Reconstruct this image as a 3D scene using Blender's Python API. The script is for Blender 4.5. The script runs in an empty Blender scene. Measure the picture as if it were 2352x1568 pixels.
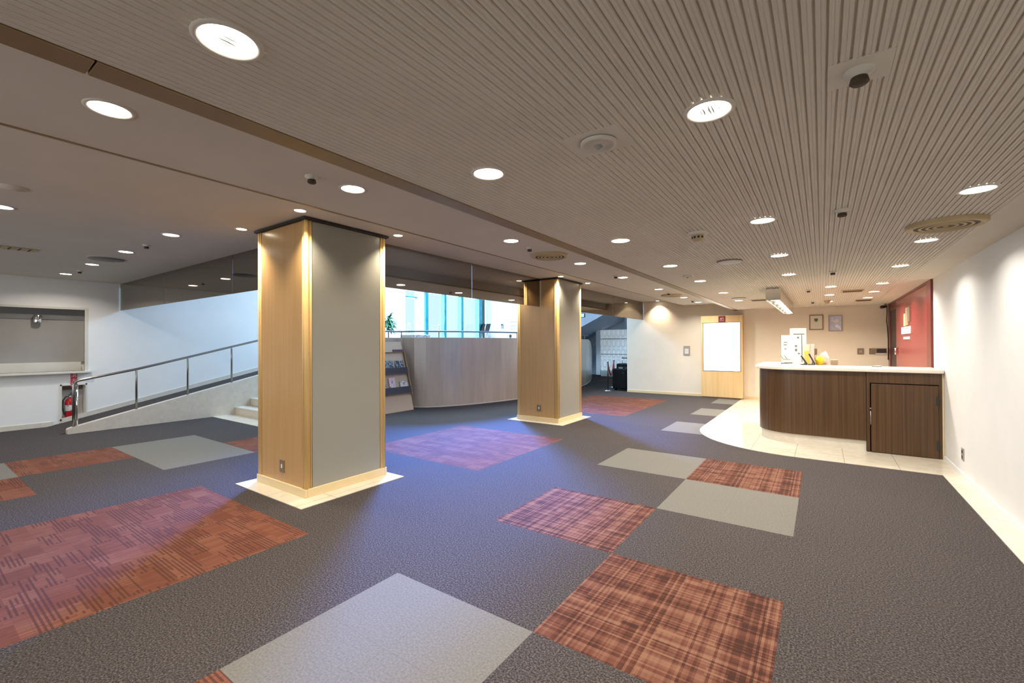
import bpy, bmesh, math, random
from mathutils import Vector, Matrix
random.seed(7)
SC = bpy.context.scene
COL = SC.collection
PI = math.pi

# ------------------------------------------------------------------ materials
def srgb(r, g, b):
    f = lambda c: (c/255/12.92) if c/255 <= .04045 else ((c/255+.055)/1.055)**2.4
    return (f(r), f(g), f(b))

class NT:
    """small helper round a node tree"""
    def __init__(s, name):
        s.m = bpy.data.materials.new(name); s.m.use_nodes = True
        s.t = s.m.node_tree; s.n = s.t.nodes; s.l = s.t.links
        s.b = s.n['Principled BSDF']; s.out = s.n['Material Output']
    def add(s, typ, **kw):
        nd = s.n.new(typ)
        for k, v in kw.items():
            if k.startswith('i_'):
                key = k[2:]
                nd.inputs[int(key) if key.isdigit() else key.replace('_', ' ')].default_value = v
            else: setattr(nd, k, v)
        return nd
    def link(s, a, b): s.l.new(a, b)
    def math(s, op, a, b=None, c=None):
        nd = s.n.new('ShaderNodeMath'); nd.operation = op
        for i, v in enumerate((a, b, c)):
            if v is None: continue
            if isinstance(v, (int, float)): nd.inputs[i].default_value = v
            else: s.link(v, nd.inputs[i])
        return nd.outputs[0]
    def coord(s, scale=(1, 1, 1), kind='Object'):
        tc = s.n.new('ShaderNodeTexCoord'); mp = s.n.new('ShaderNodeMapping')
        mp.inputs['Scale'].default_value = scale
        s.link(tc.outputs[kind], mp.inputs['Vector']); return mp.outputs[0]
    def ramp(s, fac, stops):
        nd = s.n.new('ShaderNodeValToRGB'); e = nd.color_ramp.elements
        while len(e) < len(stops): e.new(.5)
        for el, (p, c) in zip(e, stops):
            el.position = p; el.color = (*c, 1)
        s.link(fac, nd.inputs[0]); return nd.outputs[0]
    def mix(s, fac, a, b, mode='MIX'):
        nd = s.n.new('ShaderNodeMix'); nd.data_type = 'RGBA'; nd.blend_type = mode
        for i, v in ((0, fac), (6, a), (7, b)):
            if isinstance(v, (int, float)): nd.inputs[i].default_value = v
            elif isinstance(v, tuple): nd.inputs[i].default_value = (*v, 1) if len(v) == 3 else v
            else: s.link(v, nd.inputs[i])
        return nd.outputs[2]
    def bump(s, h, strength=.2, dist=.002):
        nd = s.n.new('ShaderNodeBump'); nd.inputs['Strength'].default_value = strength
        nd.inputs['Distance'].default_value = dist
        s.link(h, nd.inputs['Height']); s.link(nd.outputs[0], s.b.inputs['Normal'])
    def setp(s, color=None, rough=.5, metal=0., spec=.5):
        if color is not None:
            if isinstance(color, tuple): s.b.inputs['Base Color'].default_value = (*color, 1)
            else: s.link(color, s.b.inputs['Base Color'])
        s.b.inputs['Roughness'].default_value = rough
        s.b.inputs['Metallic'].default_value = metal
        s.b.inputs['Specular IOR Level'].default_value = spec
        return s.m

def plain(name, color, rough=.5, metal=0., spec=.5, var=.06, scale=6.):
    k = NT(name)
    nz = k.add('ShaderNodeTexNoise', i_Scale=scale, i_Detail=4.)
    k.link(k.coord(), nz.inputs['Vector'])
    lo = tuple(c*(1-var) for c in color); hi = tuple(min(1, c*(1+var)) for c in color)
    return k.setp(k.ramp(nz.outputs[0], [(.3, lo), (.7, hi)]), rough, metal, spec)

def emit(name, color, strength):
    k = NT(name); k.setp((.8, .8, .8), .4)
    k.b.inputs['Emission Color'].default_value = (*color, 1)
    k.b.inputs['Emission Strength'].default_value = strength
    return k.m

def veneer(name, dark, light, rough=.35, sx=26., sz=.7, detail=6.):
    k = NT(name)
    n1 = k.add('ShaderNodeTexNoise', i_Scale=1., i_Detail=detail, i_Distortion=.3)
    k.link(k.coord((sx, sx, sz)), n1.inputs['Vector'])
    n2 = k.add('ShaderNodeTexNoise', i_Scale=1., i_Detail=2.)
    k.link(k.coord((sx*5, sx*5, sz*3)), n2.inputs['Vector'])
    f = k.math('ADD', k.math('MULTIPLY', n1.outputs[0], .7), k.math('MULTIPLY', n2.outputs[0], .3))
    return k.setp(k.ramp(f, [(.36, dark), (.64, light)]), rough)

M = {}
def mk_carpets():
    k = NT('carpet_grey')
    v = k.coord()
    vo = k.add('ShaderNodeTexNoise', i_Scale=105., i_Detail=5., i_Roughness=.75); k.link(v, vo.inputs['Vector'])
    n2 = k.add('ShaderNodeTexNoise', i_Scale=2.2, i_Detail=3.); k.link(v, n2.inputs['Vector'])
    c = k.ramp(vo.outputs[0], [(.40, (.013, .010, .0095)), (.50, (.044, .037, .035)), (.60, (.110, .094, .090))])
    c = k.mix(k.math('MULTIPLY', n2.outputs[0], .25), c, (.075, .062, .060))
    M['carpet'] = k.setp(c, .95, 0, .15)
    k = NT('carpet_pale')
    v = k.coord()
    vo = k.add('ShaderNodeTexNoise', i_Scale=90., i_Detail=4.); k.link(v, vo.inputs['Vector'])
    c = k.ramp(vo.outputs[0], [(.35, (.118, .110, .094)), (.65, (.158, .147, .127))])
    # tile seams every half metre
    sp = k.add('ShaderNodeSeparateXYZ'); k.link(v, sp.inputs[0])
    def seam(u, off):
        a = k.math('ABSOLUTE', k.math('SUBTRACT', k.math('FRACT', k.math('DIVIDE', k.math('ADD', u, 50-off), .5)), .5))
        return k.math('GREATER_THAN', a, .4955)
    ln = k.math('MAXIMUM', seam(sp.outputs[0], -.1826), seam(sp.outputs[1], -.1435))
    c = k.mix(k.math('MULTIPLY', ln, .16), c, (.05, .045, .04))
    M['pale'] = k.setp(c, .9, 0, .2)
    # plaid red
    def stripes(k, u, per, seed):
        wn = k.add('ShaderNodeTexWhiteNoise', noise_dimensions='1D')
        k.link(k.math('ADD', k.math('FLOOR', k.math('DIVIDE', u, per)), seed), wn.inputs['W'])
        return wn.outputs['Value']
    def block(k, x, y, px, py):
        cm = k.add('ShaderNodeCombineXYZ')
        k.link(k.math('FLOOR', k.math('DIVIDE', x, px)), cm.inputs[0])
        k.link(k.math('FLOOR', k.math('DIVIDE', y, py)), cm.inputs[1])
        wn = k.add('ShaderNodeTexWhiteNoise', noise_dimensions='2D'); k.link(cm.outputs[0], wn.inputs['Vector'])
        return wn.outputs['Value']
    k = NT('carpet_red_plaid')
    sp = k.add('ShaderNodeSeparateXYZ'); k.link(k.coord(), sp.inputs[0])
    x, y = sp.outputs[0], sp.outputs[1]
    a = stripes(k, x, .013, 3.); b = stripes(k, y, .011, 91.)
    a2 = stripes(k, x, .062, 17.); b2 = stripes(k, y, .055, 37.)
    bl = block(k, x, y, .085, .055)
    f = k.math('ADD', k.math('MULTIPLY', a, .31), k.math('MULTIPLY', b, .31))
    f = k.math('ADD', f, k.math('MULTIPLY', a2, .08)); f = k.math('ADD', f, k.math('MULTIPLY', b2, .08))
    f = k.math('ADD', f, k.math('MULTIPLY', bl, .22))
    c = k.ramp(f, [(.26, (.042, .017, .011)), (.42, (.090, .031, .020)), (.56, (.125, .050, .032)), (.76, (.185, .094, .060))])
    M['plaid'] = k.setp(c, .92, 0, .15)
    # red with broken dark dashes running across
    k = NT('carpet_red_dashes')
    sp = k.add('ShaderNodeSeparateXYZ'); k.link(k.coord(), sp.inputs[0])
    x, y = sp.outputs[0], sp.outputs[1]
    row = k.math('FLOOR', k.math('DIVIDE', y, .0105))
    off = k.add('ShaderNodeTexWhiteNoise', noise_dimensions='1D'); k.link(row, off.inputs['W'])
    grp = block(k, k.math('ADD', x, .11), y, .26, .11)
    dash = block(k, k.math('ADD', x, k.math('MULTIPLY', off.outputs['Value'], .05)), y, .13, .0105)
    par = k.math('MODULO', k.math('ADD', row, 4000.), 2.)
    d = k.math('MULTIPLY', k.math('MULTIPLY', k.math('GREATER_THAN', grp, .42), par), k.math('GREATER_THAN', dash, .22))
    fine = block(k, x, y, .006, .12)
    bl = block(k, x, y, .2, .13)
    base = k.ramp(k.math('ADD', k.math('MULTIPLY', fine, .5), k.math('MULTIPLY', bl, .5)),
                  [(.15, (.108, .036, .021)), (.55, (.138, .049, .029)), (.9, (.172, .072, .044))])
    c = k.mix(k.math('MULTIPLY', d, .7), base, (.055, .02, .016))
    M['dashes'] = k.setp(c, .92, 0, .15)
mk_carpets()

def mk_marble():
    k = NT('cream_marble')
    v = k.coord()
    n = k.add('ShaderNodeTexNoise', i_Scale=5., i_Detail=8., i_Distortion=1.2); k.link(v, n.inputs['Vector'])
    c = k.ramp(n.outputs[0], [(.3, (.58, .51, .395)), (.5, (.63, .57, .46)), (.75, (.66, .60, .50))])
    sp = k.add('ShaderNodeSeparateXYZ'); k.link(v, sp.inputs[0])
    def line(u, per, off):
        a = k.math('ABSOLUTE', k.math('SUBTRACT', k.math('FRACT', k.math('DIVIDE', k.math('ADD', u, 50-off), per)), .5))
        return k.math('GREATER_THAN', a, .5-.0035/per)
    ln = k.math('MAXIMUM', line(sp.outputs[0], .5, .21), line(sp.outputs[1], .9, .23))
    c = k.mix(k.math('MULTIPLY', ln, .6), c, (.22, .17, .11))
    M['marble'] = k.setp(c, .16, 0, .5)
    k = NT('stair_stone')
    n = k.add('ShaderNodeTexNoise', i_Scale=9., i_Detail=8., i_Distortion=.8); k.link(k.coord(), n.inputs['Vector'])
    M['stone'] = k.setp(k.ramp(n.outputs[0], [(.3, (.56, .51, .43)), (.7, (.63, .58, .50))]), .35)
mk_marble()
M['top_stone'] = plain('countertop_stone', (.78, .72, .62), .22, var=.03)

M['white'] = plain('wall_white_paint', (.73, .72, .70), .7, var=.02, scale=3.)
M['white_cool'] = plain('lobby_white_paint', (.80, .80, .79), .7, var=.02)
M['beige_wall'] = plain('reception_wall_paper', (.70, .625, .51), .75, var=.02, scale=4.)
M['ceil'] = plain('ceiling_paint', (.61, .567, .49), .8, var=.03, scale=2.)
M['ceil_groove'] = plain('ribbed_ceiling_paint', (.65, .605, .525), .8, var=.03, scale=2.)
M['gold'] = plain('aged_brass_trim', (.30, .215, .105), .45, .5)
M['veneer'] = veneer('pillar_veneer', (.455, .275, .115), (.50, .31, .14), .25)
M['post'] = veneer('pale_post_wood', (.60, .39, .15), (.70, .48, .20), .38)
M['laminate'] = plain('grey_laminate', (.31, .305, .265), .38, .15, var=.02, scale=2.)
M['skirt'] = plain('cream_skirting', (.66, .53, .31), .4, var=.03)
M['shadow'] = plain('dark_reveal', (.02, .012, .008), .7)
M['walnut'] = veneer('dark_walnut', (.042, .018, .005), (.090, .044, .014), .33, 60., .5)
M['wood_pale'] = veneer('light_box_wood', (.62, .42, .19), (.70, .50, .25), .4, 14., .6)
M['grey_wood'] = veneer('parapet_grey_wood', (.455, .365, .285), (.535, .435, .345), .22, 3., .5)
M['rack_wood'] = plain('rack_board', (.52, .38, .25), .5, var=.03)
M['red'] = plain('red_door_paint', (.25, .030, .032), .25, var=.05)
M['red_dark'] = plain('dark_red_jamb', (.13, .012, .010), .3, var=.05)
M['black_red'] = plain('door_gap_dark', (.020, .004, .004), .5)
M['chrome'] = plain('chrome', (.78, .76, .73), .10, 1., var=.02)
M['steel'] = plain('brushed_steel', (.30, .295, .28), .28, 1., var=.04)
M['rail_grey'] = plain('rail_grey_metal', (.10, .11, .12), .45, .2)
M['bronze_vent'] = plain('ochre_vent_paint', (.43, .325, .175), .5, var=.05)
M['vent_dark'] = plain('vent_inside', (.05, .032, .015), .7)
M['dark'] = plain('dark_plastic', (.018, .017, .018), .4)
M['black'] = plain('black_fabric', (.004, .004, .0045), .6, 0., .15)
M['grey_plastic'] = plain('grey_plastic', (.30, .29, .27), .45)
M['brown_plate'] = plain('brown_plate', (.20, .14, .09), .45)
M['paper'] = plain('paper_white', (.62, .62, .60), .6, var=.02)
M['paper_grey'] = plain('printed_grey', (.30, .31, .33), .6)
M['print_grey'] = plain('faded_print', (.10, .11, .12), .7)
M['ink'] = plain('ink_dark', (.04, .05, .05), .6)
M['shutter'] = plain('hatch_grey', (.29, .275, .25), .55, var=.03)
M['shutter_dark'] = plain('hatch_grey_dark', (.17, .165, .16), .55, var=.03)
M['ledge'] = plain('ledge_paint', (.58, .55, .48), .5, var=.03)
M['ext_red'] = plain('extinguisher_red', (.42, .008, .012), .25)
M['sign_red'] = plain('sign_red', (.48, .012, .025), .4)
M['maroon'] = plain('maroon_plate', (.15, .008, .020), .35)
M['yellow'] = plain('yellow_cloth', (.85, .55, .02), .6, var=.1, scale=30.)
M['lime'] = plain('lime_folder', (.50, .47, .10), .6)
M['kraft'] = plain('kraft_bag', (.46, .33, .22), .7)
M['pink'] = plain('pink_paper', (.70, .48, .44), .7)
def printed(name, stops, px, pz):
    k = NT(name); sp = k.add('ShaderNodeSeparateXYZ'); k.link(k.coord(), sp.inputs[0])
    cm = k.add('ShaderNodeCombineXYZ')
    k.link(k.math('FLOOR', k.math('DIVIDE', sp.outputs[1], px)), cm.inputs[0]); k.link(k.math('FLOOR', k.math('DIVIDE', sp.outputs[2], pz)), cm.inputs[1])
    wn = k.add('ShaderNodeTexWhiteNoise', noise_dimensions='2D'); k.link(cm.outputs[0], wn.inputs['Vector'])
    nz = k.add('ShaderNodeTexNoise', i_Scale=38., i_Detail=3.); k.link(k.coord(), nz.inputs['Vector'])
    f = k.math('ADD', k.math('MULTIPLY', wn.outputs['Value'], .55), k.math('MULTIPLY', nz.outputs[0], .45))
    return k.setp(k.ramp(f, stops), .45)
M['teal_cover'] = printed('teal_magazine', [(.25, (.006, .012, .016)), (.5, (.02, .07, .085)), (.62, (.42, .42, .42)), (.8, (.03, .03, .04))], .021, .03)
M['pink_cover'] = printed('pink_magazine', [(.3, (.60, .45, .46)), (.6, (.64, .55, .54)), (.75, (.40, .08, .16))], .03, .03)
M['white_cover'] = printed('white_booklet', [(.3, (.60, .57, .54)), (.6, (.62, .58, .55)), (.75, (.22, .15, .15))], .025, .03)
M['lip'] = plain('dark_acrylic_lip', (.022, .010, .008), .5, var=.4, scale=18.)
M['purple'] = plain('purple_plate', (.13, .07, .11), .5)
M['leaf'] = plain('leaf_green', (.02, .13, .05), .45, var=.4)
M['soil_pot'] = plain('white_pot', (.7, .7, .68), .4)
M['teal_frame'] = plain('teal_glass_edge', (.02, .22, .27), .2, var=.2)
M['rope'] = plain('red_rope', (.32, .015, .02), .7)
M['bluegrey'] = plain('stairwell_paint', (.42, .47, .54), .7)
M['lens'] = emit('lamp_lens', (1., .93, .80), 22.)
M['lens_small'] = emit('small_lamp_lens', (1., .88, .66), 16.)
M['lightbox'] = emit('lit_poster_panel', (1., .99, .96), 2.6)
M['chand'] = emit('chandelier_lamp', (1., .88, .66), 3.5)
M['cream_print'] = plain('certificate_paper', (.60, .57, .46), .4, var=.03)
M['blue_print'] = None

def mk_special():
    # smoked, mirror like smoke-barrier glass
    k = NT('smoked_glass')
    k.n.remove(k.b)
    gl = k.add('ShaderNodeBsdfGlossy', i_Roughness=.03); gl.inputs['Color'].default_value = (.80, .75, .68, 1)
    tr = k.add('ShaderNodeBsdfTransparent'); tr.inputs['Color'].default_value = (.19, .16, .14, 1)
    fr = k.add('ShaderNodeLayerWeight', i_Blend=.5)
    fac = k.math('ADD', k.math('MULTIPLY', k.math('POWER', fr.outputs['Facing'], 4.), .5), .42)
    mx = k.add('ShaderNodeMixShader'); k.link(fac, mx.inputs[0]); k.link(tr.outputs[0], mx.inputs[1]); k.link(gl.outputs[0], mx.inputs[2])
    k.link(mx.outputs[0], k.out.inputs[0]); M['smoke'] = k.m
    k = NT('window_glass')
    k.n.remove(k.b)
    gl = k.add('ShaderNodeBsdfGlossy', i_Roughness=.02)
    tr = k.add('ShaderNodeBsdfTransparent'); tr.inputs['Color'].default_value = (.93, .97, .99, 1)
    fr = k.add('ShaderNodeLayerWeight', i_Blend=.5)
    mx = k.add('ShaderNodeMixShader'); k.link(k.math('ADD', k.math('MULTIPLY', k.math('POWER', fr.outputs['Facing'], 5.), .6), .03), mx.inputs[0]); k.link(tr.outputs[0], mx.inputs[1]); k.link(gl.outputs[0], mx.inputs[2])
    k.link(mx.outputs[0], k.out.inputs[0]); M['glass'] = k.m
    k = NT('clear_plastic_bag')
    k.n.remove(k.b)
    gl = k.add('ShaderNodeBsdfDiffuse'); gl.inputs['Color'].default_value = (.8, .77, .74, 1)
    tr = k.add('ShaderNodeBsdfTransparent')
    mx = k.add('ShaderNodeMixShader'); mx.inputs[0].default_value = .45; k.link(tr.outputs[0], mx.inputs[1]); k.link(gl.outputs[0], mx.inputs[2])
    k.link(mx.outputs[0], k.out.inputs[0]); M['bag'] = k.m
    k = NT('pale_blue_print')
    vo = k.add('ShaderNodeTexVoronoi', i_Scale=9.); k.link(k.coord(), vo.inputs['Vector'])
    M['blue_print'] = k.setp(k.ramp(vo.outputs['Distance'], [(.1, (.85, .87, .95)), (.5, (.45, .46, .66)), (.9, (.55, .60, .62))]), .15)
    k = NT('bottle_print')
    sp = k.add('ShaderNodeSeparateXYZ'); k.link(k.coord(), sp.inputs[0])
    w = k.math('ABSOLUTE', k.math('SINE', k.math('MULTIPLY', sp.outputs[0], 15.)))
    zz = k.math('ABSOLUTE', k.math('SINE', k.math('ADD', k.math('MULTIPLY', sp.outputs[2], 7.), .8)))
    M['bottles'] = k.setp(k.ramp(k.math('MULTIPLY', w, zz), [(.1, (.62, .68, .70)), (.4, (.25, .34, .38)), (.7, (.70, .75, .76))]), .3)
    k.b.inputs['Emission Color'].default_value = (.85,.95,1,1); k.b.inputs['Emission Strength'].default_value = .25
mk_special()

# ------------------------------------------------------------------ mesh builder
class MB:
    def __init__(s): s.v = []; s.f = []; s.mi = []; s.cur = 0; s.smooth = []
    def _add(s, vs, fs, smooth=False):
        o = len(s.v); s.v += [tuple(v) for v in vs]
        for f in fs: s.f.append(tuple(i+o for i in f)); s.mi.append(s.cur); s.smooth.append(smooth)
        return s
    def mat(s, i): s.cur = i; return s
    def box(s, x0, y0, z0, x1, y1, z1):
        x0, x1 = min(x0, x1), max(x0, x1); y0, y1 = min(y0, y1), max(y0, y1); z0, z1 = min(z0, z1), max(z0, z1)
        vs = [(x0,y0,z0),(x1,y0,z0),(x1,y1,z0),(x0,y1,z0),(x0,y0,z1),(x1,y0,z1),(x1,y1,z1),(x0,y1,z1)]
        return s._add(vs, [(0,3,2,1),(4,5,6,7),(0,1,5,4),(1,2,6,5),(2,3,7,6),(3,0,4,7)])
    def quad(s, *p): return s._add(p, [tuple(range(len(p)))])
    def prism(s, poly, z0, z1):
        n = len(poly)
        a = sum(poly[i][0]*poly[(i+1)%n][1]-poly[(i+1)%n][0]*poly[i][1] for i in range(n))
        if a < 0: poly = poly[::-1]
        vs = [(x,y,z0) for x,y in poly]+[(x,y,z1) for x,y in poly]
        return s._add(vs, [tuple(range(n-1,-1,-1)), tuple(range(n,2*n))]+[(i,(i+1)%n,n+(i+1)%n,n+i) for i in range(n)])
    def lathe(s, prof, c, seg=32, smooth=True):
        """prof: (r, z) pairs round the vertical axis through c"""
        n = len(prof); vs = []
        for i in range(seg):
            a = 2*PI*i/seg
            vs += [(c[0]+r*math.cos(a), c[1]+r*math.sin(a), c[2]+z) for r, z in prof]
        fs = []
        for i in range(seg):
            j = (i+1) % seg
            for k in range(n-1): fs.append((i*n+k, j*n+k, j*n+k+1, i*n+k+1))
        return s._add(vs, fs, smooth)
    def tube(s, pts, r, seg=10, caps=True):
        pts = [Vector(p) for p in pts]; rings = []
        n = len(pts); up = Vector((0,0,1)); prev = None
        rr = r if isinstance(r, (list, tuple)) else [r]*n
        vs = []
        for i, p in enumerate(pts):
            d = (pts[min(i+1,n-1)]-pts[max(i-1,0)]).normalized()
            if prev is None:
                x = d.cross(up)
                if x.length < .05: x = d.cross(Vector((1,0,0)))
            else: x = prev - d*prev.dot(d)
            x.normalize(); y = d.cross(x); prev = x
            for k in range(seg):
                a = 2*PI*k/seg; vs.append(p+(x*math.cos(a)+y*math.sin(a))*rr[i])
        fs = [(i*seg+k, i*seg+(k+1)%seg, (i+1)*seg+(k+1)%seg, (i+1)*seg+k) for i in range(n-1) for k in range(seg)]
        if caps: fs += [tuple(range(seg-1,-1,-1)), tuple(range((n-1)*seg, n*seg))]
        return s._add(vs, fs, True)
    def ribbon(s, path, z0, z1, t):
        """wall of thickness t following an xy path; z0/z1 numbers or lists"""
        n = len(path); L = []; R = []
        for i in range(n):
            a = Vector(path[max(i-1,0)]); b = Vector(path[min(i+1,n-1)])
            d = (b-a).normalized(); nn = Vector((-d.y, d.x))
            p = Vector(path[i]); L.append(p); R.append(p+nn*t)
        za = z0 if isinstance(z0, list) else [z0]*n; zb = z1 if isinstance(z1, list) else [z1]*n
        vs = []
        for i in range(n): vs += [(*L[i], za[i]), (*R[i], za[i]), (*R[i], zb[i]), (*L[i], zb[i])]
        fs = [(0,1,2,3), tuple((n-1)*4+k for k in (3,2,1,0))]
        for i in range(n-1):
            for k in range(4): fs.append((i*4+k, (i+1)*4+k, (i+1)*4+(k+1)%4, i*4+(k+1)%4))
        return s._add(vs, fs)
    def build(s, name, mats, parent=None, bevel=0, seg=2, loc=None):
        me = bpy.data.meshes.new(name)
        base = Vector(parent['_w']) if parent is not None else Vector(loc or (0,0,0))
        me.from_pydata([tuple(Vector(v)-base) for v in s.v], [], s.f)
        if not isinstance(mats, (list, tuple)): mats = [mats]
        for m in mats: me.materials.append(m)
        for p, i, sm in zip(me.polygons, s.mi, s.smooth): p.material_index = i; p.use_smooth = sm
        bm = bmesh.new(); bm.from_mesh(me); bmesh.ops.recalc_face_normals(bm, faces=bm.faces); bm.to_mesh(me); bm.free()
        me.update()
        o = bpy.data.objects.new(name, me); COL.objects.link(o)
        if parent is not None: o.parent = parent; o['_w'] = tuple(base)
        else: o.location = base; o['_w'] = tuple(base)
        if bevel:
            b = o.modifiers.new('bevel', 'BEVEL'); b.width = bevel; b.segments = seg; b.limit_method = 'ANGLE'; b.angle_limit = .7
        return o

def thing(name, label, cat, loc, group=None, rotz=0):
    o = bpy.data.objects.new(name, None); COL.objects.link(o); o.location = loc; o.rotation_euler = (0,0,rotz)
    o.empty_display_size = .1
    o['_w'] = tuple(loc); o['label'] = label; o['category'] = cat; o['kind'] = 'thing'
    if group: o['group'] = group
    return o
def tag(o, label, cat, group=None):
    o['label'] = label; o['category'] = cat; o['kind'] = 'thing'
    if group: o['group'] = group
    return o
def struct(o, label=None):
    o['kind'] = 'structure'
    if label: o['label'] = label
    return o
def dup(root, loc, label, group=None, rotz=None):
    r = root.copy(); COL.objects.link(r); r.location = loc; r['label'] = label
    if rotz is not None: r.rotation_euler = (0,0,rotz)
    if group: r['group'] = group
    for ch in list(root.children):
        c = ch.copy(); COL.objects.link(c); c.parent = r
        for g in list(ch.children):
            d = g.copy(); COL.objects.link(d); d.parent = c
    return r

# ------------------------------------------------------------------ floor
OX, OY = -.1826, -.1435
GX = lambda n: .5*n+OX
GY = lambda n: .5*n+OY
PATCH = [  # gx0, gx1, gy0, gy1, material index
    (-10,-6,-4,4,3), (-16,-12,4,6,1), (-16,-14,2,4,3), (-14,-12,0,2,3), (-16,-14,0,2,1), (-14,-12,6,8,3),
    (-4,-2,2,4,1), (-4,-2,0,2,3), (-2,0,4,6,2), (-4,-2,6,8,2), (-4,-2,10,12,1), (-2,0,10,12,2), (-2,0,8,10,1),
    (-10,-6,8,12,3), (-10,-6,17,23,3), (-4,-2,15,17,1), (-4,-2,19,21,1), (-4,-2,23,25,1), (-14,-10,32,34,3)]
def make_floor():
    xs = sorted({-11.5, 1.3} | {GX(p[i]) for p in PATCH for i in (0,1)})
    ys = sorted({-4.1, 19.3} | {GY(p[i]) for p in PATCH for i in (2,3)})
    b = MB()
    for i in range(len(xs)-1):
        for j in range(len(ys)-1):
            cx, cy = (xs[i]+xs[i+1])/2, (ys[j]+ys[j+1])/2
            b.mat(0)
            for p in PATCH:
                if GX(p[0]) < cx < GX(p[1]) and GY(p[2]) < cy < GY(p[3]): b.mat(p[4])
            b.quad((xs[i],ys[j],0),(xs[i+1],ys[j],0),(xs[i+1],ys[j+1],0),(xs[i],ys[j+1],0))
    struct(b.build('floor', [M['carpet'], M['pale'], M['plaid'], M['dashes']]), 'grey carpet tile floor with red and pale grey patches')
make_floor()

poly = [(1.21,-4),(1.21,12.65),(-1.68,12.65),(-1.68,8.0)]
poly += [(-.23+1.45*math.cos(a), 8.0+1.45*math.sin(a)) for a in [PI+PI/2*i/24 for i in range(1,25)]]
poly += [(1.05,6.53),(1.05,-4)]
struct(MB().prism(poly, 0, .006).build('floor_marble', M['marble']), 'cream marble floor in front of reception and along the right wall')
PIL = {1: (-4.83,2.25,-3.915,3.175), 2: (-4.75,6.93,-3.86,7.88)}
struct(MB().box(-4.94,2.085,0,-3.70,3.235,.006).build('floor_marble', M['marble']))
struct(MB().box(-4.88,6.79,0,-3.70,7.95,.006).build('floor_marble', M['marble']))
struct(MB().box(-9.95,3.78,0,-7.92,4.2,.006).build('floor_marble', M['marble']))

# ------------------------------------------------------------------ ceilings
ZG, ZM, ZL = 2.27, 2.453, 2.62
def groove_ceiling():
    b = MB(); p = .0295; x = -1.755; prof = []
    while x < .915:
        for dx, dz in ((0,.0075),(.0042,.0075),(.0062,.0),(.0135,-.0006),(.0155,.0012),(.0175,.0012),(.0195,-.0006),(.0272,.0)):
            prof.append((x+dx, ZG+dz))
        x += p
    prof.append((x, ZG+.0075)); prof = [q for q in prof]
    y0, y1 = -4.0, 12.65
    n = len(prof)
    vs = [(q[0], y0, q[1]) for q in prof]+[(q[0], y1, q[1]) for q in prof]
    b._add(vs, [(i, i+1, n+i+1, n+i) for i in range(n-1)])
    b.box(-1.755, y0, ZG+.02, x, y1, 2.9)
    b.box(x, y0, ZG, 1.22, y1, 2.9)
    b.box(-1.87, y0, ZG+.02, -1.755, y1, 2.9)
    struct(b.build('ceiling', M['ceil_groove']), 'finely ribbed ceiling over the reception side')
    return x
groove_ceiling()
t = MB()
for y0, y1 in ((-4,.36),(.364,12.65)): t.box(-1.862, y0, ZG-.004, -1.757, y1, ZG+.03)
struct(t.build('trim_1', M['gold'], bevel=.003), 'ochre trim strip along the edge of the ribbed ceiling')
struct(MB().box(-3.09,-4,ZM,-1.87,12.65,2.9).build('ceiling_middle', M['ceil']))
struct(MB().box(-3.105,-4,ZM-.004,-3.085,12.65,ZM+.02).build('trim_2', M['gold']))
struct(MB().box(-11.17,-4,ZL,-3.09,2.72,2.9).box(-4.30,2.72,ZL,-3.09,12.65,2.9).build('ceiling_left', M['ceil']))
struct(MB().box(-11.3,2.72,4.8,-11.0,19.2,4.95).box(-5.2,2.72,4.8,-4.2,19.2,4.95)
       .box(-11.0,2.72,4.8,-5.2,6.0,4.95).box(-11.0,14.0,4.8,-5.2,19.2,4.95).build('ceiling_lobby', M['white_cool']))

# ------------------------------------------------------------------ walls
def wall_cells(b, axis, p0, p1, u0, u1, z0, z1, holes):
    us = sorted({u0,u1}|{h[i] for h in holes for i in (0,1)}); zs = sorted({z0,z1}|{h[i] for h in holes for i in (2,3)})
    for i in range(len(us)-1):
        for j in range(len(zs)-1):
            cu, cz = (us[i]+us[i+1])/2, (zs[j]+zs[j+1])/2
            if any(h[0] < cu < h[1] and h[2] < cz < h[3] for h in holes): continue
            if axis == 'x': b.box(p0,us[i],zs[j],p1,us[i+1],zs[j+1])
            else: b.box(us[i],p0,zs[j],us[i+1],p1,zs[j+1])
    return b
struct(MB().box(1.21,-4.1,0,1.36,12.8,2.9).build('wall_right', M['white']), 'white wall at the right')
struct(MB().box(-4.72,12.65,0,1.21,12.8,2.9).build('wall_back', M['beige_wall']))
HATCH = (-.6,2.185,.965,2.11); NICHE = (1.853,2.162,.11,.707)
b = wall_cells(MB(),'x',-11.42,-11.17,-4.1,9.64,0,4.95,[HATCH,NICHE]); b.box(-11.44,-.6,.965,-11.40,2.185,2.11); b.box(-11.44,1.853,.11,-11.40,2.162,.707)
struct(b.build('wall_left', M['white']), 'white wall at the far left with hatch and niche')
struct(wall_cells(MB(),'x',-11.42,-11.17,9.64,14.2,0,4.95,[(9.83,14.0,.9,3.3)]).build('wall_lobby', M['white_cool']))
struct(MB().box(-11.42,14.2,0,-9.1,14.35,4.95).build('wall_lobby', M['white_cool']))
struct(MB().box(-9.25,14.35,0,-9.1,19.2,4.95).box(-9.25,19.05,0,-4.2,19.2,4.95).build('wall_far', M['bluegrey']))
struct(MB().box(-4.35,12.8,0,-4.2,19.2,4.95).build('wall_side', M['white_cool']))
struct(MB().box(-11.3,2.735,ZL,-4.30,2.80,4.95).box(-4.35,2.735,ZL,-4.29,12.8,4.95).build('wall_bulkhead', M['white_cool']))
struct(wall_cells(MB(),'y',-4.1,-4.0,-11.42,1.36,0,2.9,[(-10.6,-.4,.25,2.2)]).build('wall_rear', M['white']))
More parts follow.
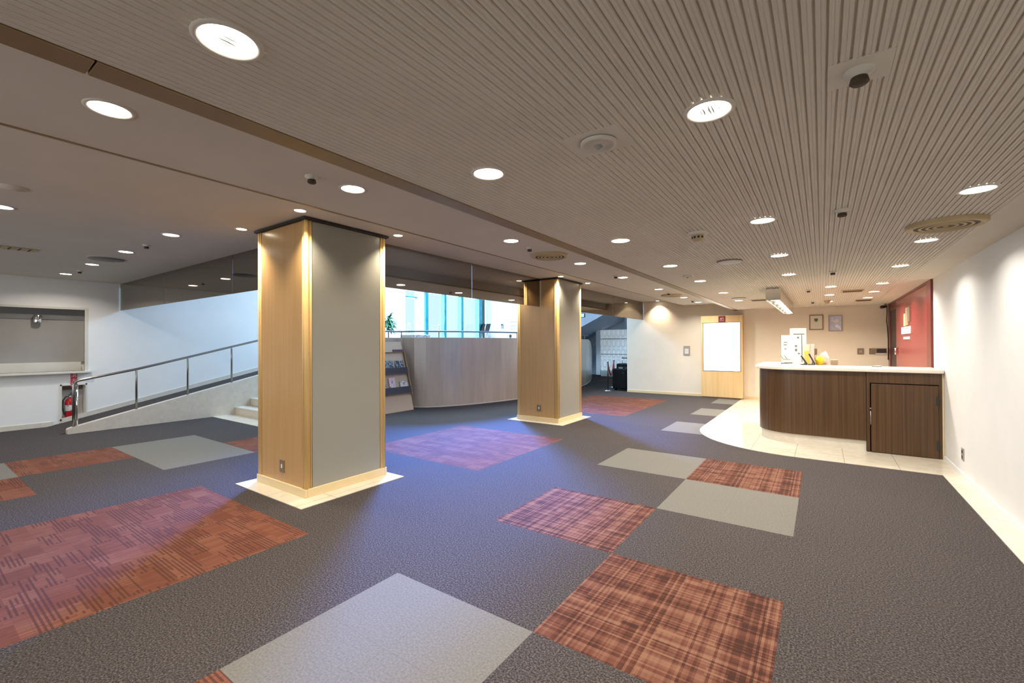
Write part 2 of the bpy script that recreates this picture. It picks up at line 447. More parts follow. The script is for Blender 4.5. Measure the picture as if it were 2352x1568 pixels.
# unseen rear glazing, added behind the photographer to let fill light in
w = MB().box(-10.6,-4.08,.25,-.4,-4.02,.31).box(-10.6,-4.08,2.14,-.4,-4.02,2.2)
for i in range(7): x = -10.57+i*1.69; w.box(x-.03,-4.08,.31,x+.03,-4.02,2.14)
w = struct(w.build('window_rear_fill', M['steel']))
MB().box(-10.6,-4.055,.31,-.4,-4.045,2.14).build('pane', M['glass'], w)

# baseboards
struct(MB().box(1.195,-4,0,1.21,6.9,.06).box(1.195,6.9,0,1.21,7.36,.06).build('baseboard_right', M['white'], bevel=.004))
struct(MB().box(-4.72,12.635,0,1.19,12.65,.07).build('baseboard_back', M['skirt'], bevel=.003))
struct(MB().box(-11.17,-4,0,-11.155,1.75,.085).build('baseboard_left', M['stone'], bevel=.003))

# red door on the right wall beyond the counter
d = struct(MB().box(1.185,8.0,0,1.212,8.29,2.265).box(1.185,8.29,2.235,1.212,12.62,2.265).box(1.19,12.35,0,1.212,12.64,2.235).build('door_1', M['red_dark'], bevel=.002), 'wide red door panel with dark frame')
MB().box(1.196,8.29,.01,1.212,11.45,2.235).build('leaf', M['red'], d, bevel=.002)
MB().box(1.204,11.45,.01,1.212,12.35,2.10).build('opening', M['black_red'], d)
MB().box(1.198,11.45,2.10,1.212,12.35,2.235).build('head_panel', M['red_dark'], d)
MB().tube([(1.19,11.27,1.31),(1.165,11.27,1.31),(1.165,11.27,1.20),(1.19,11.27,1.20)],.014).build('handle', M['chrome'], d)
def plaque(name, label, cat, y0,y1,z0,z1,x,mat,bars=0,th=.012,group=None):
    r = thing(name, label, cat, (x,(y0+y1)/2,z0), group)
    MB().box(x-th,y0,z0,x,y1,z1).build('plate', mat, r, bevel=.002)
    if bars:
        q = MB(); h=(z1-z0)
        for i in range(bars):
            zc = z0+h*(i+.5)/bars; q.box(x-th-.0015,y0+.12*(y1-y0),zc-h*.09/bars*2,x-th+.0005,y1-.2*(y1-y0),zc+h*.09/bars*2)
        q.build('printed_line', M['paper_grey'], r)
    return r
plaque('notice_plate','white notice plate on the red door, the larger of the two','notice',9.69,10.66,1.575,1.70,1.196,M['paper'],2)
plaque('notice_plate','small white notice strip lowest on the red door','notice',9.79,10.43,1.48,1.525,1.196,M['paper'],1)
r = thing('door_sign','narrow brown and cream sign standing out from the red door','sign',(1.196,10.05,1.70))
MB().box(1.176,9.74,1.77,1.196,9.90,2.02).build('plate', M['brown_plate'], r, bevel=.003)
MB().box(1.180,9.92,1.72,1.196,10.14,2.02).build('panel', M['bronze_vent'], r, bevel=.003)
MB().box(1.176,10.16,1.71,1.196,10.32,1.93).build('strip', M['skirt'], r, bevel=.003)

# ------------------------------------------------------------------ pillars
def pillar(n, label):
    x0,y0,x1,y1 = PIL[n]
    r = thing('pillar', label, 'pillar', ((x0+x1)/2,(y0+y1)/2,0), 'square lobby pillars')
    e = .012
    for s, ya in (('f',y0+e),('b',y1-e)):
        MB().box(x0+.05,min(ya,ya+(.01 if s=='f' else -.01)),.08,x1-.05,max(ya,ya+(.01 if s=='f' else -.01)),2.59).build('wood_panel', M['veneer'], r)
    for xa, xb in ((x0+e,x0+e+.01),(x1-e-.01,x1-e)):
        MB().box(xa,y0+.05,.08,xb,y1-.05,2.59).build('grey_panel', M['laminate'], r)
    for cx, sx in ((x0,1),(x1,-1)):
        for cy, sy in ((y0,1),(y1,-1)):
            # ribbed corner post: three rounded reeds
            q = MB()
            for (dx,dy,rad) in ((.022,.022,.022),(.060,.016,.013),(.016,.060,.013)):
                q.lathe([(0,.08),(rad,.08),(rad,2.595),(0,2.595)],(cx+sx*dx,cy+sy*dy,0),16)
            q.box(cx+sx*.012,cy+sy*.012,.08,cx+sx*.075,cy+sy*.075,2.59)
            q.build('corner_post', M['post'], r)
    MB().box(x0+.02,y0+.02,.0,x1-.02,y1-.02,2.618).build('core', M['shadow'], r)
    q = MB()
    for a in ((x0-.004,y0-.004,x1+.004,y0+.02),(x0-.004,y1-.02,x1+.004,y1+.004),(x0-.004,y0+.02,x0+.02,y1-.02),(x1-.02,y0+.02,x1+.004,y1-.02)):
        q.box(a[0],a[1],.004,a[2],a[3],.085)
    q.build('skirting', M['skirt'], r, bevel=.004)
    MB().box(x0-.022,y0-.022,2.592,x1+.022,y1+.022,2.612).build('top_reveal', M['shadow'], r)
    return r
pillar(1,'large square wood and grey pillar in the left foreground')
pillar(2,'smaller looking square wood and grey pillar farther back at centre')

def outlet(x,y,z,axis,label,mat,w=.07,h=.115):
    r = thing('power_outlet', label, 'outlet', (x,y,z), 'wall outlets')
    if axis=='y':
        MB().box(x-w/2,y-.008,z-h/2,x+w/2,y,z+h/2).build('cover_plate', mat, r, bevel=.003)
        MB().box(x-.012,y-.011,z-.02,x+.012,y-.007,z+.02).build('socket', M['paper'], r, bevel=.002)
    else:
        MB().box(x-.008,y-w/2,z-h/2,x,y+w/2,z+h/2).build('cover_plate', mat, r, bevel=.003)
        for dz in (-.028,.028): MB().box(x-.011,y-.016,z+dz-.016,x-.007,y+.016,z+dz+.016).build('socket', M['dark'], r, bevel=.002)
    return r
outlet(-4.348,2.262,.238,'y','dark outlet plate low on the near pillar',M['brown_plate'],.085,.125)
outlet(-4.267,6.942,.25,'y','dark outlet plate low on the farther pillar',M['brown_plate'],.09,.115)
outlet(1.21,6.54,.247,'x','grey outlet plate low on the right white wall',M['grey_plastic'],.09,.13)

# ------------------------------------------------------------------ smoke barrier glass
def barrier(label, x0,y0,x1,y1):
    g = .006
    if y0 == y1: o = MB().box(x0+g,y0-.004,2.105,x1-g,y0+.004,2.621)
    else: o = MB().box(x0-.004,y0+g,2.105,x0+.004,y1-g,2.621)
    tag(o.build('glass_panel', M['smoke']), label, 'glass panel', 'smoked glass smoke barriers under the ceiling')
barrier('smoked glass drop panel touching the far left wall',-11.165,2.66,-8.83,2.66)
barrier('smoked glass drop panel in the middle of the left run, over the ramp',-8.83,2.66,-6.37,2.66)
barrier('smoked glass drop panel joining the near pillar from the left',-6.37,2.66,-4.84,2.66)
barrier('smoked glass drop panel just right of the near pillar',-4.23,3.19,-4.23,5.0)
barrier('smoked glass drop panel joining the farther pillar from the left',-4.23,5.0,-4.23,6.92)
barrier('smoked glass drop panel just right of the farther pillar',-4.23,7.89,-4.23,10.39)
barrier('smoked glass drop panel touching the beige back wall',-4.23,10.39,-4.23,12.645)

# ------------------------------------------------------------------ left wall hatch, niche, extinguisher
wn = struct(MB().box(-11.185,-.6,2.085,-11.165,2.2,2.125).box(-11.185,2.155,.96,-11.165,2.2,2.085).build('window_2', M['ledge'], bevel=.003), 'service hatch recess with grey panel in the left wall')
MB().box(-11.40,-.6,1.13,-11.36,2.18,1.90).build('shutter', M['shutter'], wn)
MB().box(-11.40,-.6,1.90,-11.345,2.18,2.11).build('shutter_head', M['shutter_dark'], wn)
MB().box(-11.40,-.6,.965,-11.30,2.13,1.13).build('back_board', M['ledge'], wn, bevel=.003)
struct(MB().box(-11.30,-.7,.925,-11.08,2.235,.965).build('window_sill', M['ledge'], bevel=.006))
r = thing('wall_lamp','small chrome cylinder lamp inside the left hatch','lamp',(-11.30,1.57,1.835))
MB().lathe([(0,0),(.052,0),(.055,.01),(.055,.125),(.048,.135),(0,.135)],(-11.28,1.57,1.835),24).build('shade', M['chrome'], r)
MB().box(-11.37,1.555,1.88,-11.32,1.585,1.93).build('bracket', M['steel'], r)
n = struct(MB().box(-11.178,1.83,.085,-11.160,1.853,.73).box(-11.178,2.162,.085,-11.160,2.185,.73).box(-11.178,1.83,.707,-11.160,2.185,.73).box(-11.178,1.83,.085,-11.160,2.185,.11).build('trim_niche', M['ledge']))
MB().box(-11.40,1.853,.62,-11.36,2.162,.707).build('back_strip', M['brown_plate'], n)
def extinguisher():
    x, y, z = -11.27, 1.975, .112
    r = thing('fire_extinguisher','red fire extinguisher standing in the left wall niche','fire extinguisher',(x,y,z))
    MB().lathe([(0,0),(.062,0),(.066,.008),(.066,.29),(.058,.325),(.035,.35),(.02,.358),(0,.358)],(x,y,z),28).build('cylinder', M['ext_red'], r)
    MB().lathe([(.0665,.13),(.0668,.131),(.0668,.235),(.0665,.236)],(x,y,z),28).build('label_band', M['white_cover'], r)
    MB().lathe([(0,.355),(.02,.356),(.02,.40),(.012,.41),(0,.41)],(x,y,z),16).build('valve', M['chrome'], r)
    MB().box(x-.012,y-.02,z+.41,x+.012,y+.10,z+.424).box(x-.012,y+.0,z+.44,x+.012,y+.09,z+.452).build('lever', M['dark'], r, bevel=.003)
    MB().tube([(x,y-.015,z+.39),(x+.01,y-.06,z+.385),(x+.015,y-.095,z+.32),(x+.01,y-.10,z+.2),(x+.02,y-.085,z+.1),(x+.02,y-.075,z+.06)],.011).build('hose', M['dark'], r)
extinguisher()
def text_mesh(name, body, size, loc, rot, mat, parent, extrude=.0008, align='CENTER'):
    cu = bpy.data.curves.new(name, 'FONT'); cu.body = body; cu.size = size; cu.align_x = align; cu.align_y = 'CENTER'; cu.extrude = extrude
    tmp = bpy.data.objects.new(name, cu); COL.objects.link(tmp)
    dg = bpy.context.evaluated_depsgraph_get(); dg.update()
    me = bpy.data.meshes.new_from_object(tmp.evaluated_get(dg))
    COL.objects.unlink(tmp); bpy.data.objects.remove(tmp)
    o = bpy.data.objects.new(name, me); COL.objects.link(o)
    me.materials.clear(); me.materials.append(mat)
    o.parent = parent; o.location = Vector(loc)-Vector(parent['_w']); o.rotation_euler = rot
    return o
r = thing('extinguisher_sign','red vertical sign with white characters under the hatch ledge','sign',(-11.17,2.008,.70))
MB().box(-11.169,1.965,.675,-11.160,2.051,.924).build('plate', M['sign_red'], r, bevel=.002)
for ch, z in zip('消火器',(.885,.80,.715)):
    text_mesh('lettering', ch, .078, (-11.1595,2.008,z), (PI/2,0,PI/2), M['paper'], r)

# ------------------------------------------------------------------ ramp, stairs, raised lobby floor
RZ = lambda y: max(0, .012+.2255*(y-1.716))
CZ = lambda y: .09+.2317*(y-1.716)
UZ = .9
yE = 1.70+(UZ-.012)/.2255
b = MB()
ys = [1.66, yE]
vs = [(-11.17,1.66,.0),(-10.07,1.66,.0),(-10.07,yE,UZ),(-11.17,yE,UZ),(-11.17,yE,0),(-10.07,yE,0)]
b._add(vs, [(0,1,2,3),(0,3,4),(1,5,2),(0,4,5,1),(4,3,2,5)])
struct(b.build('floor_ramp', M['carpet']))
b = MB(); ye = 5.21
pts = [(1.716,0),(1.716,.07),(1.73,.088),(1.77,.102)]+[(y,CZ(y)) for y in (2.2,3.2,4.2,ye)]+[(5.72,UZ+.06),(5.72,0)]
n = len(pts)
b._add([(-9.95,y,z) for y,z in pts]+[(-10.07,y,z) for y,z in pts], [tuple(range(n)), tuple(range(2*n-1,n-1,-1))]+[(i,n+i,n+(i+1)%n,(i+1)%n) for i in range(n)])
struct(b.build('trim_ramp_curb', M['stone']), 'stone curb along the ramp')
b = MB()
pts = [(1.85,.035),(yE,UZ+.0),(yE,UZ+.09),(1.85,.125)]
b._add([(-11.17,y,z) for y,z in pts]+[(-11.155,y,z) for y,z in pts], [(0,1,2,3),(7,6,5,4)]+[(i,4+i,4+(i+1)%4,(i+1)%4) for i in range(4)])
struct(b.build('baseboard_ramp', M['stone']))
st = thing('staircase','pale stone steps between the ramp curb and the near pillar','stairs',(-8.9,4.2,0))
for i in range(6):
    y = 4.2+i*.30
    MB().box(-9.945,y,0 if i == 0 else i*.15+.001,-8.045,5.999 if i == 5 else 6.0,(i+1)*.15).box(-9.945,y-.012,(i+1)*.15-.028,-8.045,y+.01,(i+1)*.15).build('step', M['stone'], st, bevel=.004)
PATH = [(-7.92,5.0),(-7.92,5.9),(-7.92,6.74),(-7.86,6.84),(-7.56,6.92),(-7.33,7.06),(-7.12,7.30),(-6.90,7.72),(-6.70,8.25),(-6.54,8.85),(-6.43,9.45),(-6.36,10.1),(-6.33,10.8),(-6.36,11.7),(-6.44,12.6),(-6.58,13.4),(-6.78,14.2),(-7.05,15.0),(-7.40,15.9),(-7.72,16.7)]
inner = [(-9.96,5.72)]
up = [(-11.17,yE),(-10.07,yE),(-10.07,6.0),(-8.0,6.0),(-8.0,6.86)]+[(x-.09,y+.03) for x,y in PATH[4:]]+[(-9.1,16.73),(-9.1,14.2),(-11.17,14.2)]
struct(MB().prism(up, .70, UZ).build('floor_lobby', M['pale']))
zt = [1.572]*len(PATH); zt[-1] = 1.20; zt[-2] = 1.50
struct(MB().ribbon(PATH, [0]*len(PATH), zt, .12).build('wall_parapet', M['grey_wood']), 'curved greyish wood parapet below the upper lobby')
cap = MB().ribbon([(x,y) for x,y in PATH[:-2]], 1.572, 1.580, .12)
struct(cap.build('trim_parapet', M['ledge']))
struct(MB().ribbon([(x+.004,y-.004) for x,y in PATH[3:-1]], .0, .028, .02).build('baseboard_parapet', M['ledge']))

# hand rails
r = thing('handrail','steel handrail with slim posts climbing beside the ramp','handrail',(-10.01,1.82,.1))
rp = [(-10.01,1.80,.70),(-10.01,1.80,.79),(-10.01,1.815,.83),(-10.01,1.85,.855),(-10.01,2.0,.885)]+[(-10.01,y,z) for y,z in ((2.605,1.005),(3.383,1.197),(4.157,1.393),(4.9,1.58),(5.3,1.70),(6.0,1.73))]
MB().tube([(-10.01,1.80,.085)]+rp,.021,12).build('rail', M['steel'], r)
for y, zt_ in ((2.605,1.0),(3.383,1.19),(4.157,1.387),(4.93,1.585),(5.7,1.72)):
    z0 = CZ(y)-.004 if y < 5.21 else UZ
    MB().tube([(-10.01,y,z0),(-10.01,y,z0+.70),(-10.01,y,z0+.72),(-10.01,y,zt_)],[.017,.017,.008,.008],10).build('post', M['steel'], r)
MB().tube([(-9.99,1.835,.09),(-9.99,1.835,.80)],.012,8).build('post', M['chrome'], r)
r = thing('handrail','thin steel handrail along the top of the curved parapet','handrail',(-7.0,8,1.57))
MB().tube([(x-.06,y+.02,1.722) for x,y in PATH[:-2]],.018,10).build('rail', M['rail_grey'], r)
for i in (1,3,6,8,10,12,14,16): x,y = PATH[i]; MB().tube([(x-.06,y+.02,1.575),(x-.06,y+.02,1.715)],  .010,8).build('post', M['rail_grey'], r)

# ------------------------------------------------------------------ magazine rack
def rack():
    zt = 1.485
    fx = lambda z: -7.34-.42*z/zt       # sloping face
    y0, y1 = 5.25, 6.70
    r = thing('magazine_rack','sloping wooden magazine rack with two filled shelves beside the near pillar','magazine rack',(-7.5,6.0,0))
    b = MB(); pts = [(fx(0),0),(fx(zt),zt),(fx(zt)-.03,zt),(fx(0)-.22,0)]
    b._add([(x,y0,z) for x,z in pts]+[(x,y1,z) for x,z in pts],[(0,1,2,3),(7,6,5,4)]+[(i,4+i,4+(i+1)%4,(i+1)%4) for i in range(4)])
    b.build('board', M['rack_wood'], r)
    for y in (y0-.012,y1-.004):
        b = MB(); pts = [(fx(.33)+.055,.33),(fx(1.27)+.055,1.27),(fx(1.27)-.01,1.27),(fx(.33)-.01,.33)]
        b._add([(x,y,z) for x,z in pts]+[(x,y+.016,z) for x,z in pts],[(0,1,2,3),(7,6,5,4)]+[(i,4+i,4+(i+1)%4,(i+1)%4) for i in range(4)])
        b.build('side_trim', M['gold'], r)
    MB().box(fx(1.25),y0,1.243,fx(1.25)+.02,y1,1.262).build('rail_strip', M['brown_plate'], r)
    for z0, z1 in ((.375,.515),(.79,.925)):
        b = MB()
        b._add([(fx(z0)+.06,y0,z0),(fx(z1)+.06,y0,z1),(fx(z1)+.06,y1,z1),(fx(z0)+.06,y1,z0),(fx(z0)+.052,y0,z0),(fx(z1)+.052,y0,z1),(fx(z1)+.052,y1,z1),(fx(z0)+.052,y1,z0)],
               [(0,1,2,3),(7,6,5,4),(0,4,5,1),(1,5,6,2),(2,6,7,3),(3,7,4,0)])
        b.build('shelf_lip', M['lip'], r); MB().box(fx(z0)-.005,y0,z0-.008,fx(z0)+.06,y1,z0).build('shelf', M['brown_plate'], r)
    b = MB(); b.box(fx(1.30),6.42,1.27,fx(1.30)+.02,6.69,1.315); b.build('name_plate', M['purple'], r)
    def mag(yc, z0, w, h, mat, lab):
        b = MB(); f = .030; z1 = z0+h
        b._add([(fx(z0)+f,yc-w/2,z0),(fx(z1)+f,yc-w/2,z1),(fx(z1)+f,yc+w/2,z1),(fx(z0)+f,yc+w/2,z0),(fx(z0)+f-.012,yc-w/2,z0),(fx(z1)+f-.012,yc-w/2,z1),(fx(z1)+f-.012,yc+w/2,z1),(fx(z0)+f-.012,yc+w/2,z0)],
               [(0,1,2,3),(7,6,5,4),(0,4,5,1),(1,5,6,2),(2,6,7,3),(3,7,4,0)])
        tag(b.build('magazine', mat), lab, 'magazine', 'magazines in the rack')
    mag(6.01,.80,.17,.26,M['teal_cover'],'teal and black magazine at the left of the upper rack shelf')
    mag(6.24,.80,.20,.28,M['teal_cover'],'teal and black magazine in the middle of the upper rack shelf')
    mag(6.52,.80,.22,.27,M['teal_cover'],'teal and black magazine at the right end of the upper rack shelf')
    mag(5.99,.38,.17,.24,M['white_cover'],'white booklet at the left of the lower rack shelf')
    mag(6.23,.38,.16,.335,M['pink_cover'],'tall pink booklet standing on the lower rack shelf')
    mag(6.54,.38,.21,.25,M['white_cover'],'white booklet at the right end of the lower rack shelf')
rack()

# ------------------------------------------------------------------ reception counter
def arc(cx,cy,r,a0,a1,n): return [(cx+r*math.cos(a0+(a1-a0)*i/n), cy+r*math.sin(a0+(a1-a0)*i/n)) for i in range(n+1)]
r = thing('reception_counter','curved dark wood reception counter with pale stone plinth','counter',(0,7.8,0))
fp = [(.468,7.40),(-.33,7.40)]+arc(-.33,7.87,.47,-PI/2,-PI,18)+[(-.80,9.0)]
b = MB().ribbon(fp, .142, 1.045, -.04); b.build('front_panel', M['walnut'], r)
pp = [(.468,7.425),(-.33,7.425)]+arc(-.33,7.87,.445,-PI/2,-PI,18)+[(-.775,9.0)]
MB().ribbon(pp, .006, .142, -.05).build('plinth', M['stone'], r)
MB().box(-.79,8.96,.006,-.25,9.0,1.045).box(-.29,8.0,.006,-.25,8.96,1.045).box(-.25,7.96,.006,.468,8.0,1.045).build('inner_panel', M['walnut'], r)
r = thing('counter_cabinet','dark wood cabinet with hinged flap at the wall end of the counter','cabinet',(.83,7.7,0))
MB().box(.472,7.385,.0,.505,8.0,1.045).box(1.16,7.385,0,1.19,8.0,1.045).box(.505,7.385,.905,1.16,7.42,1.045).box(.505,7.96,0,1.16,8.0,1.045).build('body', M['walnut'], r, bevel=.002)
MB().box(.51,7.44,0.02,1.155,7.46,.9).build('inside', M['shadow'], r)
dd = MB().box(.517,7.378,.012,1.158,7.40,.893).build('door', M['walnut'], r, bevel=.003)
for z in (.71,.165): MB().box(1.135,7.371,z-.055,1.165,7.382,z+.055).build('hinge', M['dark'], dd, bevel=.003)
MB().tube([(.512,7.382,.36),(.512,7.382,.54)],.006,8).lathe([(0,0),(.010,.002),(.010,.02),(0,.022)],(.512,7.378,.56),12).build('handle', M['steel'], dd)
MB().box(1.19,7.39,0,1.207,8.0,1.045).build('filler', M['skirt'], r)
sp = [(1.205,7.345),(-.33,7.345)]+arc(-.33,7.87,.525,-PI/2,-PI,22)[1:]+[(-.855,9.06),(-.20,9.06),(-.20,8.05),(1.205,8.05)]
tag(MB().prism(sp, 1.045, 1.092).build('countertop', M['top_stone'], bevel=.012, seg=3), 'cream stone countertop over the dark wood reception counter', 'countertop')
M_ct = 1.0925

# things on the counter
r = thing('menu_board','white upright board with printed pictures standing on the counter','board',(-.42,8.75,M_ct))
MB().box(-.565,8.745,1.13,-.275,8.755,1.555).build('panel', M['paper'], r, bevel=.002)
MB().box(-.277,8.742,1.11,-.268,8.765,1.56).build('edge', M['ink'], r)
for x0,z0,w,h in ((-.53,1.43,.05,.012),(-.53,1.39,.045,.012),(-.52,1.32,.03,.012),(-.37,1.36,.03,.03),(-.37,1.29,.03,.04),(-.34,1.50,.03,.03),(-.33,1.24,.03,.02)):
    MB().box(x0,8.742,z0,x0+w,8.746,z0+h).build('print', M['print_grey'], r)
MB().box(-.56,8.69,M_ct,-.28,8.80,1.13).build('base', M['paper'], r, bevel=.004)
for x in (-.545,-.49): MB().tube([(x-.03,8.735,1.215),(x+.01,8.70,1.155),(x+.06,8.70,1.150)],.004,6).build('clip', M['ink'], r)
r = thing('poster_stand','taller white poster behind the menu board on the counter','poster',(-.32,8.92,M_ct))
MB().box(-.45,8.915,M_ct,-.215,8.925,1.675).build('panel', M['paper'], r, bevel=.002)
MB().box(-.40,8.912,1.568,-.24,8.916,1.582).build('print', M['print_grey'], r)
MB().box(-.45,8.88,M_ct,-.215,8.96,M_ct+.02).build('foot', M['paper'], r)
def tablet(name,label,x,y,h,ox):
    r = thing(name,label,'terminal',(x,y,M_ct),'black terminals on the counter')
    b = MB(); t=.018; dx=.075
    b._add([(x-dx*.5,y-.06,M_ct+h),(x-dx*.5,y+.06,M_ct+h),(x+dx*.5,y+.06,M_ct+.006),(x+dx*.5,y-.06,M_ct+.006),
            (x-dx*.5+t,y-.06,M_ct+h+.006),(x-dx*.5+t,y+.06,M_ct+h+.006),(x+dx*.5+t,y+.06,M_ct+.012),(x+dx*.5+t,y-.06,M_ct+.012)],
           [(0,1,2,3),(7,6,5,4),(0,4,5,1),(1,5,6,2),(2,6,7,3),(3,7,4,0)])
    b.build('screen', M['dark'], r, bevel=.003)
    MB().box(x-.045,y-.05,M_ct,x+.05,y+.05,M_ct+.012).build('base', M['dark'], r, bevel=.003)
    MB().tube([(x+.01,y,M_ct+.01),(x+.03,y,M_ct+h*.5)],.008,8).build('stand', M['grey_plastic'], r)
tablet('card_terminal','slanted black terminal nearest the menu board',-.235,8.10,.135,0)
tablet('card_terminal','taller slanted black terminal beside the yellow bag',-.135,8.10,.165,0)
def blob(name, label, cat, c, s, mat, seed, parent=None):
    rnd = random.Random(seed); bm = bmesh.new(); bmesh.ops.create_icosphere(bm, subdivisions=3, radius=1)
    ph = [rnd.uniform(0,6) for _ in range(6)]
    for v in bm.verts:
        k = 1+.10*math.sin(5*v.co.x+ph[0])*math.sin(4*v.co.y+ph[1])+.07*math.sin(7*v.co.z+ph[2]+3*v.co.x)
        v.co *= k
        if v.co.z < -.75: v.co.z = -.75
        v.co = Vector((v.co.x*s[0], v.co.y*s[1], (v.co.z+.75)*s[2]))
    me = bpy.data.meshes.new(name); bm.to_mesh(me); bm.free(); me.materials.append(mat)
    for p in me.polygons: p.use_smooth = True
    o = bpy.data.objects.new(name, me); COL.objects.link(o); o.location = c
    if parent is None: tag(o, label, cat)
    else: o.parent = parent; o.location = Vector(c)-Vector(parent['_w'])
    return o
blob('yellow_bag','crumpled bright yellow cloth bag on the counter','bag',(-.03,8.13,M_ct),(.055,.05,.078),M['yellow'],3)
r = thing('plastic_bag','translucent pinkish plastic bag on the counter beside the yellow bag','bag',(.02,8.30,M_ct))
blob('bag_body','', '', (.03,8.30,M_ct),(.062,.05,.115),M['bag'],5,r)
blob('contents','', '', (.03,8.30,M_ct),(.03,.035,.045),M['pink'],6,r)
r = thing('paper_bag','small brown kraft paper bag at the right of the counter clutter','bag',(.11,8.3,M_ct))
MB().prism([(.11,8.24),(.19,8.24),(.20,8.34),(.105,8.34)],M_ct,1.17).build('bag_body', M['kraft'], r, bevel=.006)
MB().box(.12,8.25,1.168,.18,8.33,1.172).build('fold', M['skirt'], r)
r = thing('leaflet_holder','lime green leaflet holder behind the black terminals','leaflet holder',(-.17,8.42,M_ct))
MB().box(-.235,8.40,M_ct,-.16,8.44,1.30).build('holder', M['lime'], r, bevel=.004)
MB().box(-.23,8.405,1.30,-.155,8.435,1.40).build('leaflets', M['cream_print'], r, bevel=.003)
MB().box(-.15,8.40,M_ct,-.10,8.43,1.41).build('pink_sheet', M['pink'], r)
for i,(x,y,l) in enumerate(((-.49,8.33,'black marker pen lying on the counter before the menu board'),(-.45,8.50,'second black pen lying closer to the menu board'))):
    o = MB().tube([(x-.055,y,M_ct+.009),(x+.055,y+.01,M_ct+.009)],.008,10).build('pen', M['ink']); tag(o,l,'pen')
tag(MB().box(-.74,8.35,M_ct,-.52,8.65,M_ct+.006).build('document_folder', M['cream_print'], bevel=.002),'flat cream folder lying at the left end of the counter','folder')
tag(MB().box(-.38,7.95,M_ct,-.26,8.15,M_ct+.004).build('paper_sheet', M['paper']),'white sheet of paper lying by the black terminals','paper')
r = thing('small_dish','small grey dish lying at the middle right of the countertop','dish',(.62,7.9,M_ct))
MB().lathe([(0,0),(.05,0),(.062,.012),(.058,.012),(.048,.004),(0,.004)],(.62,7.9,M_ct),24).build('dish', M['steel'], r)

# ------------------------------------------------------------------ back wall things
r = thing('light_box','tall pale wood light box with blank glowing panel against the back wall','light box',(-2.12,12.5,0))
MB().box(-2.62,12.44,.03,-1.635,12.645,.70).box(-2.62,12.44,1.965,-1.635,12.645,2.14).box(-2.62,12.44,.70,-2.575,12.645,1.965).box(-1.68,12.44,.70,-1.635,12.645,1.965).build('housing', M['wood_pale'], r, bevel=.004)
MB().box(-2.59,12.46,.0,-1.66,12.64,.03).build('base', M['brown_plate'], r)
MB().box(-2.575,12.45,.70,-1.68,12.47,1.965).build('lit_panel', M['lightbox'], r)
b = MB()
for a in ((-2.575,.70,-1.68,.715),(-2.575,1.95,-1.68,1.965),(-2.575,.715,-2.56,1.95),(-1.695,.715,-1.68,1.95)): b.box(a[0],12.436,a[1],a[2],12.452,a[3])
b.build('panel_frame', M['steel'], r)
s = MB().box(-2.19,12.43,1.975,-2.03,12.442,2.125).build('sign_plate', M['maroon'], r)
MB().box(-2.165,12.4285,2.015,-2.055,12.4305,2.025).box(-2.145,12.4285,2.045,-2.115,12.4305,2.075).box(-2.10,12.4285,2.06,-2.085,12.4305,2.085).box(-2.075,12.4285,2.05,-2.068,12.4305,2.085).build('sign_mark', M['pink'], s)
r = thing('control_panel','small grey control panel on the back wall left of the light box','panel',(-3.03,12.65,1.1))
MB().box(-3.115,12.635,1.10,-2.945,12.652,1.355).build('plate', M['grey_plastic'], r, bevel=.004)
MB().box(-3.08,12.632,1.14,-2.98,12.637,1.28).build('cover', M['paper'], r, bevel=.002)
def frame(label,x0,x1,z0,z1,fm,pm,deco):
    r = thing('picture_frame',label,'picture frame',((x0+x1)/2,12.65,z0),'frames on the back wall')
    b = MB(); w=.022
    for a in ((x0,z0,x1,z0+w),(x0,z1-w,x1,z1),(x0,z0+w,x0+w,z1-w),(x1-w,z0+w,x1,z1-w)): b.box(a[0],12.625,a[1],a[2],12.65,a[3])
    b.build('frame', fm, r, bevel=.003)
    MB().box(x0+w,12.638,z0+w,x1-w,12.65,z1-w).build('print', pm, r)
    deco(r,x0,x1,z0,z1)
frame('thin framed cream certificate with green emblem on the back wall',-.245,.03,1.73,2.085,M['brown_plate'],M['cream_print'],
      lambda r,x0,x1,z0,z1: (MB().box(-.145,12.635,1.94,-.075,12.639,2.0).box(-.125,12.635,1.92,-.095,12.639,1.94).build('emblem', M['leaf'], r)))
frame('framed bluish white picture right of the certificate',.125,.385,1.69,2.06,M['grey_plastic'],M['blue_print'],
      lambda r,x0,x1,z0,z1: (MB().quad((.20,12.6365,1.92),(.265,12.6365,1.87),(.33,12.6365,1.92),(.265,12.6365,1.97)).build('emblem', M['paper'], r)))
r = thing('thermostat','square brown wall thermostat right of the counter clutter','thermostat',(.71,12.65,1.17))
MB().box(.65,12.63,1.165,.767,12.652,1.298).build('plate', M['brown_plate'], r, bevel=.004); MB().box(.685,12.626,1.205,.735,12.632,1.255).build('dial', M['grey_plastic'], r, bevel=.003)
r = thing('key_rack','long brown wall plate with switches near the red door','plate',(1.0,12.65,1.17))
MB().box(.858,12.63,1.17,1.155,12.652,1.297).build('plate', M['brown_plate'], r, bevel=.003); MB().box(.97,12.622,1.165,1.15,12.632,1.19).build('label_strip', M['paper'], r); MB().box(.99,12.622,1.20,1.15,12.632,1.29).build('switches', M['lip'], r, bevel=.003)
r = thing('wall_socket','brown wall socket just above the counter clutter','socket',(-.145,12.65,1.16))
MB().box(-.19,12.635,1.15,-.10,12.652,1.285).build('plate', M['brown_plate'], r, bevel=.003); MB().tube([(-.14,12.63,1.17),(-.15,12.60,1.10),(-.13,12.60,1.0)],.008,6).build('cord', M['brown_plate'], r)
r = thing('security_camera','small dark security camera in the ceiling corner by the red door','camera',(1.12,12.45,2.22))
MB().tube([(1.13,12.50,2.268),(1.13,12.50,2.225)],.018,12).build('mount', M['grey_plastic'], r)
